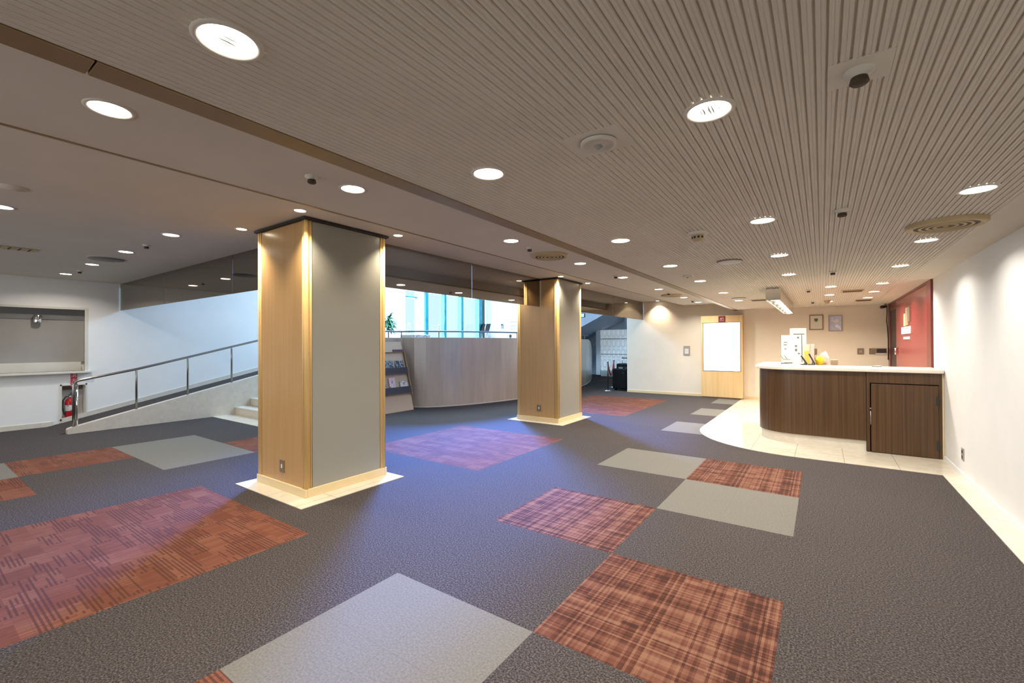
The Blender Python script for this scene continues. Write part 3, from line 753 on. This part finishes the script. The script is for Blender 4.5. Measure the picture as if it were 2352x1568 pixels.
MB().tube([(1.14,12.56,2.215),(1.06,12.38,2.19)],[.03,.034],14).build('body', M['dark'], r)
tag(MB().tube([(1.165,12.62,2.24),(1.17,12.63,2.1),(1.16,12.63,1.9),(1.175,12.63,1.72),(1.185,12.63,1.5),(1.18,12.63,1.05)],.008,6).build('camera_cable', M['dark']),'thin cable hanging down the corner below the security camera','cable')

# ------------------------------------------------------------------ lobby beyond: windows, doors, plant
w = struct(MB().box(-11.30,9.64,UZ,-11.15,9.83,3.3).box(-11.30,14.0,UZ,-11.15,14.2,3.3).box(-11.30,9.83,3.22,-11.16,14.0,3.3).box(-11.30,9.83,UZ,-11.16,14.0,UZ+.05).build('window_3', M['white_cool'], bevel=.003), 'glazed entrance front of the upper lobby')
MB().box(-11.24,9.83,UZ+.05,-11.23,14.0,3.22).build('pane', M['glass'], w)
MB().box(-11.28,9.92,2.98,-11.16,10.36,3.02).build('transom', M['teal_frame'], w)
MB().box(-11.29,10.36,UZ,-11.16,10.66,3.25).build('white_post', M['white_cool'], w)
for y0,y1,dp in ((10.74,10.90,.06),(11.60,11.73,.12),(12.50,12.66,.12),(13.53,13.78,.14)):
    MB().box(-11.27,y0,UZ,-11.27+dp+.06,y1-.04,3.25).build('mullion', M['teal_frame'], w)
    MB().box(-11.27,y1-.04,UZ,-11.25+dp,y1,3.25).build('mullion_edge', M['dark'], w)
for yy,l in ((10.05,'small notice on the entrance glass left of the white post'),(11.45,'small notice strip on the middle entrance glass')):
    r = thing('paper_notice',l,'notice',(-11.22,yy,1.9)); MB().box(-11.228,yy-.05,1.75,-11.222,yy+.05,2.15).build('sheet', M['paper'], r)
    for k in range(4): MB().box(-11.222,yy-.035,1.80+k*.08,-11.2205,yy+.03,1.83+k*.08).build('print', M['paper_grey'], r)
def plant():
    x,y,z = -10.7,8.75,UZ
    r = thing('potted_plant','leafy green potted plant just behind the near pillar','plant',(x,y,z))
    MB().lathe([(0,0),(.14,0),(.19,.32),(.20,.34),(.18,.34),(.17,.30),(0,.30)],(x,y,z),24).build('pot', M['soil_pot'], r)
    MB().tube([(x,y,z+.3),(x+.02,y,z+.7),(x-.01,y+.02,z+1.2)],.018,8).build('trunk', M['brown_plate'], r)
    b = MB(); rnd = random.Random(4)
    for i in range(70):
        a = rnd.uniform(0,2*PI); el = rnd.uniform(-.5,1.1); L = rnd.uniform(.22,.42)
        c = Vector((x,y,z+rnd.uniform(.95,1.3))); d = Vector((math.cos(a)*math.cos(el),math.sin(a)*math.cos(el),math.sin(el)))
        s = d.cross(Vector((0,0,1))).normalized()*rnd.uniform(.03,.05); dn = Vector((0,0,-1))
        p0=c+d*.06; p1=c+d*L*.5+s; p2=c+d*L+dn*.12; p3=c+d*L*.5-s; m_=c+d*L*.5+Vector((0,0,.015))
        b._add([p0,p1,p2,p3,m_],[(0,1,4),(1,2,4),(2,3,4),(3,0,4)])
    b.build('foliage', M['leaf'], r)
plant()
for i,(x,l) in enumerate(((-10.98,'dark slanted display stand nearer the entrance glass, the left of two'),(-10.72,'dark slanted display stand right of its twin by the white wall'))):
    r = thing('display_stand',l,'display stand',(x,13.6,UZ),'dark display stands in the upper lobby')
    b = MB(); y=13.6
    b._add([(x-.10,y-.04,1.93),(x+.10,y-.04,1.93),(x+.12,y+.05,2.22),(x-.08,y+.05,2.22),(x-.10,y-.02,1.925),(x+.10,y-.02,1.925),(x+.12,y+.07,2.215),(x-.08,y+.07,2.215)],[(0,1,2,3),(7,6,5,4),(0,4,5,1),(1,5,6,2),(2,6,7,3),(3,7,4,0)])
    b.build('panel', M['black'], r)
    MB().tube([(x,y,UZ+.02),(x,y,1.98)],.014,8).build('pole', M['steel'], r); MB().lathe([(0,0),(.13,0),(.13,.012),(0,.02)],(x,y,UZ),20).build('foot', M['steel'], r)
r = thing('wall_shelf','white wall board with two thin bars left of the farther pillar','shelf',(-9.8,14.2,2.0))
MB().box(-10.05,14.16,2.02,-9.5,14.202,2.42).build('board', M['paper'], r, bevel=.004)
for z in (2.12,2.28): MB().box(-10.02,14.145,z,-9.62,14.162,z+.02).build('bar', M['grey_plastic'], r)
r = thing('wall_phone','small grey device on the white wall beyond the parapet','device',(-10.42,14.2,2.05))
MB().box(-10.47,14.16,2.05,-10.37,14.202,2.23).build('body', M['grey_plastic'], r, bevel=.004); MB().box(-10.45,14.15,2.17,-10.39,14.165,2.22).build('screen', M['dark'], r)
r = thing('small_plant','tiny round dark plant pot on top of the curved parapet','plant',(-6.505,9.2,1.58))
MB().lathe([(0,0),(.022,0),(.026,.03),(0,.03)],(-6.505,9.2,1.58),16).build('pot', M['grey_plastic'], r)
blob('foliage','','',(-6.505,9.2,1.60),(.036,.036,.04),M['leaf'],9,r)
tag(MB().box(-8.35,7.2,UZ,-7.95,7.8,1.66).build('magazine_stack', M['white_cover'], bevel=.01), 'low pale stand peeking over the left part of the parapet','stand')

# ------------------------------------------------------------------ far passage: stair soffit, display, stanchions, suitcases
b = MB()
b._add([(-9.1,16.2,1.55),(-6.9,16.2,2.60),(-6.9,18.9,2.60),(-9.1,18.9,1.55),(-9.1,16.2,2.15),(-6.9,16.2,3.2),(-6.9,18.9,3.2),(-9.1,18.9,2.15)],[(0,1,2,3),(7,6,5,4),(0,4,5,1),(1,5,6,2),(2,6,7,3),(3,7,4,0)])
struct(b.build('wall_stair_soffit', M['bluegrey']), 'sloping stair underside beyond the farther pillar')
struct(MB().box(-6.9,18.2,2.05,-4.35,18.9,4.8).build('wall_far_beam', M['bluegrey']))
r = thing('display_cabinet','tall white backlit display with bottle shapes beyond the suitcases','display',(-7.3,18.3,0))
MB().box(-8.22,18.22,.05,-8.02,18.6,2.03).build('side_panel', M['white_cool'], r)
MB().box(-8.0,18.22,0,-6.2,18.6,.25).build('base', M['ledge'], r)
k = M['bottles']; MB().box(-8.0,18.25,.25,-6.2,18.6,2.03).build('display_panel', k, r)
for z in (.95,1.62): MB().box(-8.0,18.235,z,-6.2,18.25,z+.03).build('shelf_edge', M['grey_plastic'], r)
r = thing('hanging_sign','small dark hanging sign seen past the farther pillar','sign',(-6.8,14.0,2.35))
MB().box(-6.88,13.98,2.34,-6.72,14.02,2.48).build('housing', M['dark'], r, bevel=.004)
MB().box(-6.86,13.975,2.355,-6.75,13.981,2.465).build('face', M['blue_print'], r)
MB().tube([(-6.8,14.0,2.48),(-6.8,14.0,4.8)],.008,6).build('rod', M['steel'], r)
def stanchion(x,y,l):
    r = thing('rope_stanchion',l,'stanchion',(x,y,0),'rope stanchions by the suitcases')
    MB().lathe([(0,0),(.15,0),(.15,.012),(.05,.03),(.02,.05),(0,.05)],(x,y,0),28).build('base', M['chrome'], r)
    MB().tube([(x,y,.03),(x,y,.87)],.020,12).build('pole', M['dark'], r)
    MB().lathe([(0,.87),(.026,.87),(.026,.9),(0,.905)],(x,y,0),14).build('cap', M['chrome'], r)
stanchion(-5.31,12.62,'front dark rope stanchion beside the black suitcase')
stanchion(-5.58,13.75,'rear dark rope stanchion behind the black suitcase')
p0 = Vector((-5.317,12.65,.82)); p1 = Vector((-5.573,13.72,.82))
tag(MB().tube([p0.lerp(p1,i/14)-Vector((0,0,.38*math.sin(PI*i/14))) for i in range(15)],.018,8).build('barrier_rope', M['rope']),'sagging dark red rope between the two stanchions','rope')
def suitcase(x0,x1,y0,y1,z,hh,label):
    r = thing('suitcase',label,'suitcase',((x0+x1)/2,(y0+y1)/2,0),'black suitcases by the wall end')
    MB().box(x0,y0,.05,x1,y1,z).build('shell', M['black'], r, bevel=.035, seg=4)
    for x in (x0+.06,x1-.06):
        MB().tube([(x-.015,(y0+y1)/2-.06,.03),(x+.015,(y0+y1)/2-.06,.03)],.03,12).build('wheel', M['dark'], r)
        MB().tube([(x-.015,(y0+y1)/2+.06,.03),(x+.015,(y0+y1)/2+.06,.03)],.03,12).build('wheel', M['dark'], r)
    xa, xb = x0+.13, x1-.13
    MB().tube([(xa,y1-.05,z-.02),(xa,y1-.05,hh)],.009,8).tube([(xb,y1-.05,z-.02),(xb,y1-.05,hh)],.009,8).build('handle_tube', M['chrome'], r)
    MB().tube([(xa-.02,y1-.05,hh),(xb+.02,y1-.05,hh)],.016,8).build('grip', M['dark'], r)
    MB().box(x0+.17,(y0+y1)/2-.015,z,x1-.17,(y0+y1)/2+.015,z+.025).build('top_handle', M['grey_plastic'], r, bevel=.006)
    MB().lathe([(0,0),(.022,0),(.022,.006),(0,.006)],(x1-.12,y0-.002,z-.13),14).build('badge', M['chrome'], r)
suitcase(-5.265,-4.80,12.84,13.10,.665,.70,'large black suitcase standing at the end of the beige wall')
suitcase(-5.30,-4.86,13.25,13.50,.80,.97,'black suitcase with raised handle half hidden behind the front one')

# ------------------------------------------------------------------ ceiling fittings
NTH = ['first','second','third','fourth','fifth','sixth','seventh','eighth','ninth','tenth','eleventh']
LAMPS = []
def make_downlight(r, lens_mat, name='downlight', trim=None):
    t = thing(name,'','downlight',(0,0,0))
    MB().lathe([(r,-.001),(r+.004,-.005),(r+.016,-.004),(r+.019,.001)],(0,0,0),36).build('trim_ring', trim or M['ceil_groove'], t)
    MB().lathe([(0,.0),(r*.6,-.0005),(r,-.002)],(0,0,0),36).build('lens', lens_mat, t)
    return t
big = make_downlight(.070, M['lens']); small = make_downlight(.046, M['lens_small'])
state = {'big':True,'small':True}
def lamp(kind, x, y, z, label, group, power, spread, col, spot=None):
    src = big if kind == 'big' else small
    if state[kind]:
        src.location = (x,y,z); src['label'] = label; src['group'] = group; state[kind] = False; o = src
    else: o = dup(src,(x,y,z),label,group)
    if spot:
        li = bpy.data.lights.new('downlight_beam','SPOT'); li.spot_size = spot; li.spot_blend = .8; li.shadow_soft_size = .03; li.energy = power
    else:
        li = bpy.data.lights.new('downlight_glow','AREA'); li.shape = 'DISK'; li.size = .13; li.spread = spread; li.energy = power
    li.color = col
    lo = bpy.data.objects.new(li.name, li); COL.objects.link(lo); lo.location = (x,y,z-.012)
    return o
WARM = (1.0,.85,.64); NEUT = (1.0,.92,.81)
SPR = math.radians(150); PW = 14
rowA = [3.47,4.95,6.42,8.17,9.41,10.6]; rowB = [1.72,3.48,4.96,6.42]; rowB2 = [8.2,9.6,11.1]
rowC = [.55,1.72,3.47,4.92,6.36,8.08,9.75]; rowD = [.53,1.67,3.37,4.81,6.2,7.92,9.67,11.0]
for i,y in enumerate(rowA): lamp('big',.71,y,ZG,f'{NTH[i]} downlight from the camera in the row beside the right wall','downlights beside the right wall',PW*(.78 if y < 8 else 1.4),SPR,(1.0,.95,.88))
for i,y in enumerate(rowB): lamp('big',-.33,y,ZG,f'{NTH[i]} downlight from the camera in the ribbed ceiling row ending above the counter','downlights in the middle of the ribbed ceiling',PW,SPR,NEUT)
for i,y in enumerate(rowB2): lamp('big',.115,y,ZG,f'{NTH[i]} downlight behind the counter in the short row right of the chrome fixture','downlights behind the counter',PW*1.15,SPR,WARM)
for i,y in enumerate(rowC): lamp('big',-1.345,y,ZG,f'{NTH[i]} downlight from the camera in the ribbed ceiling row beside the ochre trim','downlights along the ochre trim',PW*(1 if y < 7 else 1.9),SPR,NEUT)
for i,y in enumerate(rowD): lamp('big',-2.525,y*1.0655,ZM,f'{NTH[i]} downlight from the camera in the smooth strip left of the ochre trim','downlights in the smooth ceiling strip',PW*(1 if y < 7 else 1.9),SPR,NEUT)
for i,(x,y) in enumerate(((-5.75,.58),(-5.75,1.79),(-7.25,1.78),(-8.77,1.77),(-10.28,1.75))):
    lab = ['downlight cut by the left photo edge in the left ceiling','downlight in the left ceiling nearest the near pillar, starry white','yellowish second downlight from the pillar along the left ceiling row','third downlight from the pillar along the left ceiling row','last downlight of the left ceiling row, closest to the left wall'][i]
    lamp('big',x,y,ZL,lab,'downlights in the left ceiling',PW,SPR,NEUT if i != 2 else WARM)
for x,y,lab in ((-3.79,2.13,'small spotlight above the front corner of the near pillar'),(-4.88,2.12,'small spotlight above the left corner of the near pillar'),(-3.79,3.24,'small spotlight above the right corner of the near pillar'),
                (-3.78,6.90,'small spotlight above the front corner of the farther pillar'),(-4.86,6.86,'small spotlight above the left corner of the farther pillar'),(-3.77,7.98,'small spotlight above the right corner of the farther pillar'),
                (-3.77,12.50,'small spotlight washing the beige back wall near the suitcases')):
    lamp('small',x,y,ZL,lab,'small spotlights round the pillars',80,None,WARM,math.radians(112))
# unseen downlights added behind the photographer as fill, continuing the rows
for x,y,z,l in ((.71,1.98,ZG,'added fill downlight beside the right wall just out of view'),(-.33,.2,ZG,'added fill downlight right above the photographer'),(-1.345,-.9,ZG,'added fill downlight behind the photographer by the ochre trim'),(-2.525,-.8,ZM,'added fill downlight behind the photographer in the smooth strip'),(-7.25,-.2,ZL,'added fill downlight of the left ceiling row behind the photographer'),(-10.0,-.2,ZL,'added fill downlight of the left ceiling by the hatch, behind the photographer')):
    lamp('big',x,y,z,l,'added fill downlights behind the photographer',PW*.65,SPR,NEUT)

def vent(x,y,z,R,label):
    r = thing('air_vent',label,'air vent',(x,y,z),'round ochre ceiling vents')
    MB().lathe([(R,.001),(R,-.020),(R*.95,-.030),(R*.84,-.032),(R*.78,-.022),(R*.76,-.004)],(x,y,z),48).build('housing', M['bronze_vent'], r)
    MB().lathe([(0,-.024),(R*.80,-.024)],(x,y,z),48).build('inside', M['vent_dark'], r)
    for k,q in enumerate((.68,.50,.32)):
        MB().lathe([(R*q,-.0235),(R*q,-.028),(R*(q-.075),-.029),(R*(q-.08),-.0235)],(x,y,z),40).build('ring', M['bronze_vent'], r)
    MB().lathe([(0,-.030),(R*.07,-.028),(R*.09,-.012),(0,-.004)],(x,y,z),20).build('hub', M['bronze_vent'], r)
vent(.72,4.31,ZG,.215,'round ochre vent in the ribbed ceiling near the right wall')
vent(-2.57,4.43,ZM,.21,'round ochre vent in the smooth strip near the farther pillar')
vent(-2.60,9.59,ZM,.21,'distant round ochre vent in the smooth strip near the back wall')
def sprinkler(x,y,z,label,plate=None):
    r = thing('sprinkler',label,'sprinkler',(x,y,z),'sprinkler heads')
    if plate: MB().box(x-plate,y-plate,z-.0012,x+plate,y+plate,z+.008).build('backing_plate', M['ceil_groove'], r)
    MB().lathe([(.042,.012),(.040,-.004),(.020,-.012),(.020,-.02),(0,-.02)],(x,y,z-.003),24).build('rosette', M['ceil'], r)
    MB().lathe([(0,-.018),(.022,-.018),(.026,-.034),(.020,-.040),(0,-.041)],(x,y,z-.003),16).build('head', M['vent_dark'], r)
sprinkler(.10,1.74,ZG,'dark sprinkler on a square plate in the ribbed ceiling nearest the camera',.08)
sprinkler(.11,3.50,ZG,'small dark sprinkler in the ribbed ceiling before the large vent')
sprinkler(.11,6.44,ZG,'tiny sprinkler in the ribbed ceiling in front of the counter')
sprinkler(-.17,8.45,ZG,'tiny sprinkler in the ceiling right of the chrome fixture')
sprinkler(-.15,10.9,ZG,'farthest tiny sprinkler behind the counter')
for y,l in ((1.41,'dark sprinkler in the smooth strip above the near pillar'),(3.71,'dark sprinkler left of the round vent in the smooth strip'),(5.96,'dark sprinkler beyond the round vent in the smooth strip'),(8.6,'dark sprinkler in front of the distant round vent'),(10.5,'farthest dark sprinkler of the smooth strip')):
    sprinkler(-2.54,y*1.0655,ZM,l)
sprinkler(-6.56,1.80,ZL,'dark sprinkler in the left ceiling between two downlights')
sprinkler(-9.65,1.80,ZL,'dark sprinkler in the left ceiling close to the left wall')
r = thing('smoke_detector','cream smoke detector with dark slots in the ribbed ceiling','smoke detector',(-.77,3.58,ZG))
MB().lathe([(.075,.0),(.073,-.012),(.05,-.018),(0,-.018)],(-.77,3.58,ZG),32).build('base', M['ceil_groove'], r)
MB().lathe([(.042,-.018),(.040,-.05),(.030,-.062),(0,-.064)],(-.77,3.58,ZG),28).build('chamber', M['bronze_vent'], r)
for a in (3.6,4.3,5.0,5.7): MB().lathe([(0,-.045),(.008,-.045),(.008,-.03),(0,-.03)],(-.77+.040*math.cos(a),3.58+.040*math.sin(a),ZG),10).build('slot', M['dark'], r)
r = thing('smoke_detector','small detector hanging at the end of the ceiling behind the counter','smoke detector',(.09,10.85,ZG))
MB().lathe([(.06,0),(.055,-.02),(.035,-.04),(.03,-.06),(0,-.06)],(.09,10.85,ZG),24).build('body', M['bronze_vent'], r)
def speaker(x,y,z,label,R=.075):
    r = thing('ceiling_speaker',label,'speaker',(x,y,z),'ceiling speakers')
    MB().box(x-R*1.55,y-R*1.4,z-.0012,x+R*1.55,y+R*1.4,z+.008).build('backing_plate', M['ceil_groove'], r)
    MB().lathe([(R,-.004),(R,-.014),(R*.8,-.018),(R*.72,-.010),(R*.35,-.014),(0,-.016)],(x,y,z),36).build('grille', M['ceil'], r)
    MB().lathe([(0,-.015),(R*.22,-.02),(R*.1,-.03),(0,-.03)],(x,y,z),16).build('indicator', M['grey_plastic'], r)
speaker(-.76,1.72,ZG,'round emergency speaker on a pale plate in the ribbed ceiling')
speaker(-1.37,5.77,ZG,'faint distant round fitting in the ribbed ceiling near the trim',.055)
r = thing('ceiling_disc','dark round flat fitting in the left ceiling before the left wall','ceiling fitting',(-8.04,1.77,ZL)); MB().lathe([(.19,0),(.185,-.015),(0,-.018)],(-8.04,1.77,ZL),40).build('disc', M['shutter_dark'], r); MB().lathe([(.19,0),(.2,-.006),(.205,0)],(-8.04,1.77,ZL),40).build('ring', M['ceil'], r)
r = thing('ceiling_disc','pale round plate in the left ceiling at the photo edge','ceiling fitting',(-4.98,.56,ZL)); MB().lathe([(.085,0),(.08,-.006),(0,-.007)],(-4.98,.56,ZL),36).build('disc', M['ceil'], r)
def emergency(x,y,label):
    r = thing('emergency_light',label,'emergency light',(x,y,ZG),'flat white emergency discs')
    MB().lathe([(.12,.012),(.12,-.010),(.114,-.014)],(x,y,ZG),40).build('rim', M['brown_plate'], r)
    MB().lathe([(.114,-.014),(.10,-.022),(0,-.024)],(x,y,ZG),40).build('cover', M['paper'], r)
emergency(-.77,4.99,'flat white disc with dark rim in the ribbed ceiling')
emergency(-1.27,9.2,'distant flat white disc in the ribbed ceiling near the back wall')
def grille(x,y,z,w,d,label):
    r = thing('vent_grille',label,'vent grille',(x,y,z),'rectangular ceiling grilles')
    MB().box(x-w/2,y-d/2,z-.010,x+w/2,y+d/2,z).build('frame', M['bronze_vent'], r, bevel=.003)
    for k in range(5):
        yy = y-d/2+d*(k+.7)/5.4; MB().box(x-w/2+.02,yy-.008,z-.013,x+w/2-.02,yy+.008,z-.009).build('slat', M['vent_dark'], r)
grille(.41,9.05,ZG,.29,.30,'brown ceiling grille right of the lamps behind the counter')
grille(.68,11.15,ZG,.27,.3,'farthest brown ceiling grille near the red door')
grille(-.99,9.85,ZG,.30,.22,'dull green brown ceiling grille left of the chrome fixture')
grille(-8.05,.88,ZL,.22,.45,'brown ceiling grille at the left photo edge')

r = thing('chrome_fixture','long chrome box light hanging under the ceiling over the counter','ceiling light',(-.60,9.6,2.07))
x0,x1,y0,y1,z0,z1 = -.70,-.505,7.75,11.5,2.075,2.262
MB().box(x0,y0,z0,x0+.012,y1,z1).box(x1-.012,y0,z0,x1,y1,z1).box(x0+.012,y0,z0,x1-.012,y0+.012,z1).box(x0+.012,y1-.012,z0,x1-.012,y1,z1).build('housing', M['chrome'], r)
MB().box(x0+.012,y0+.012,z1-.12,x1-.012,y1-.012,z1-.10).build('reflector', M['paper'], r)
for k in range(8): MB().box(x0+.012+k*.022,y0-.003,z1-.018,x0+.025+k*.022,y0+.004,z1-.006).build('vent_slot', M['dark'], r)
for k in range(5):
    y = 8.15+k*.75
    MB().lathe([(0,0),(.06,0),(.065,.015),(.05,.03),(0,.03)],((x0+x1)/2,y,z0+.025),24).build('lamp_bulb', M['chand'], r)
for k in range(4): MB().box(x0+.012,8.52+k*.75,z0+.008,x1-.012,8.535+k*.75,z0+.065).build('baffle', M['chrome'], r)

# ------------------------------------------------------------------ daylight and remaining light
def area(name, loc, rot, sx, sy, power, col, spread=PI):
    li = bpy.data.lights.new(name,'AREA'); li.shape='RECTANGLE'; li.size=sx; li.size_y=sy; li.energy=power; li.color=col; li.spread=spread
    o = bpy.data.objects.new(name, li); COL.objects.link(o); o.location=loc; o.rotation_euler=rot; return o
BLUE = (.36,.60,1.0)
b = MB().box(-11.05,5.95,4.9,-11.0,14.05,4.98).box(-5.2,5.95,4.9,-5.15,14.05,4.98).box(-11.0,5.95,4.9,-5.2,6.0,4.98).box(-11.0,14.0,4.9,-5.2,14.05,4.98)
for x in (-9.07,-7.13): b.box(x-.025,6.0,4.9,x+.025,14.0,4.98)
sk = struct(b.build('window_skylight', M['steel']))
MB().box(-11.0,6.0,4.93,-5.2,14.0,4.94).build('pane', M['glass'], sk)
area('skylight_daylight',(-8.8,9.2,5.2),(0,0,0),2.8,4.0,1050,(.55,.76,1.0))
src = Vector((-18.4,19.4,11.5)); tgt = Vector((-6.1,6.6,0))
hi = area('skylight_beam', src, (0,0,0), 4.0, 4.0, 1250, (.10,.26,1.0), math.radians(21))
hi.rotation_euler = (tgt-src).to_track_quat('-Z','Y').to_euler()
area('entrance_daylight',(-12.6,11.9,2.4),(0,-PI/2,0),3.2,5.0,800,(.55,.75,1.0))
area('rear_fill_light',(-5.5,-4.9,1.3),(PI/2,0,0),10.0,2.2,210,(1.0,.86,.70))  # warm fill added behind the camera to brighten the near ceiling
for k in range(5): area('chrome_fixture_glow',(-.6025,8.15+k*.75,2.094),(0,0,0),.08,.08,6,WARM)

wd = bpy.data.worlds.new('sky'); SC.world = wd; wd.use_nodes = True
bg = wd.node_tree.nodes['Background']; bg.inputs[0].default_value = (.62,.80,1.0,1); bg.inputs[1].default_value = 1.2

# ------------------------------------------------------------------ camera
F, YAW, PITCH, ROLL, H = 1014.875, .611754, .00566949, -.00397285, 1.42686
cy_, sy_ = math.cos(YAW), math.sin(YAW)
f = Vector((-sy_,cy_,0)); rt = Vector((cy_,sy_,0)); u = Vector((0,0,1))
f, u = f*math.cos(PITCH)+u*math.sin(PITCH), u*math.cos(PITCH)-f*math.sin(PITCH)
rt, u = rt*math.cos(ROLL)+u*math.sin(ROLL), u*math.cos(ROLL)-rt*math.sin(ROLL)
cam = bpy.data.cameras.new('camera'); cam.sensor_width = 36; cam.lens = F*36/2352; cam.clip_start = .02; cam.clip_end = 200
co = bpy.data.objects.new('camera', cam); COL.objects.link(co)
mw = Matrix.Identity(4)
for i in range(3): mw[i][0] = rt[i]; mw[i][1] = u[i]; mw[i][2] = -f[i]
mw[2][3] = H; co.matrix_world = mw
SC.camera = co

for o in bpy.data.objects:
    if '_w' in o: del o['_w']
SC.view_settings.view_transform = 'Standard'; SC.view_settings.look = 'None'
SC.view_settings.exposure = 0.14; SC.view_settings.gamma = 1; SC.view_settings.use_curve_mapping = False
SC.cycles.use_denoising = True
SC.cycles.use_adaptive_sampling = True; SC.cycles.adaptive_threshold = .02
SC.cycles.max_bounces = 8; SC.cycles.diffuse_bounces = 5; SC.cycles.glossy_bounces = 4; SC.cycles.transparent_max_bounces = 12
SC.cycles.caustics_reflective = False; SC.cycles.caustics_refractive = False
SC.cycles.sample_clamp_indirect = 6.0
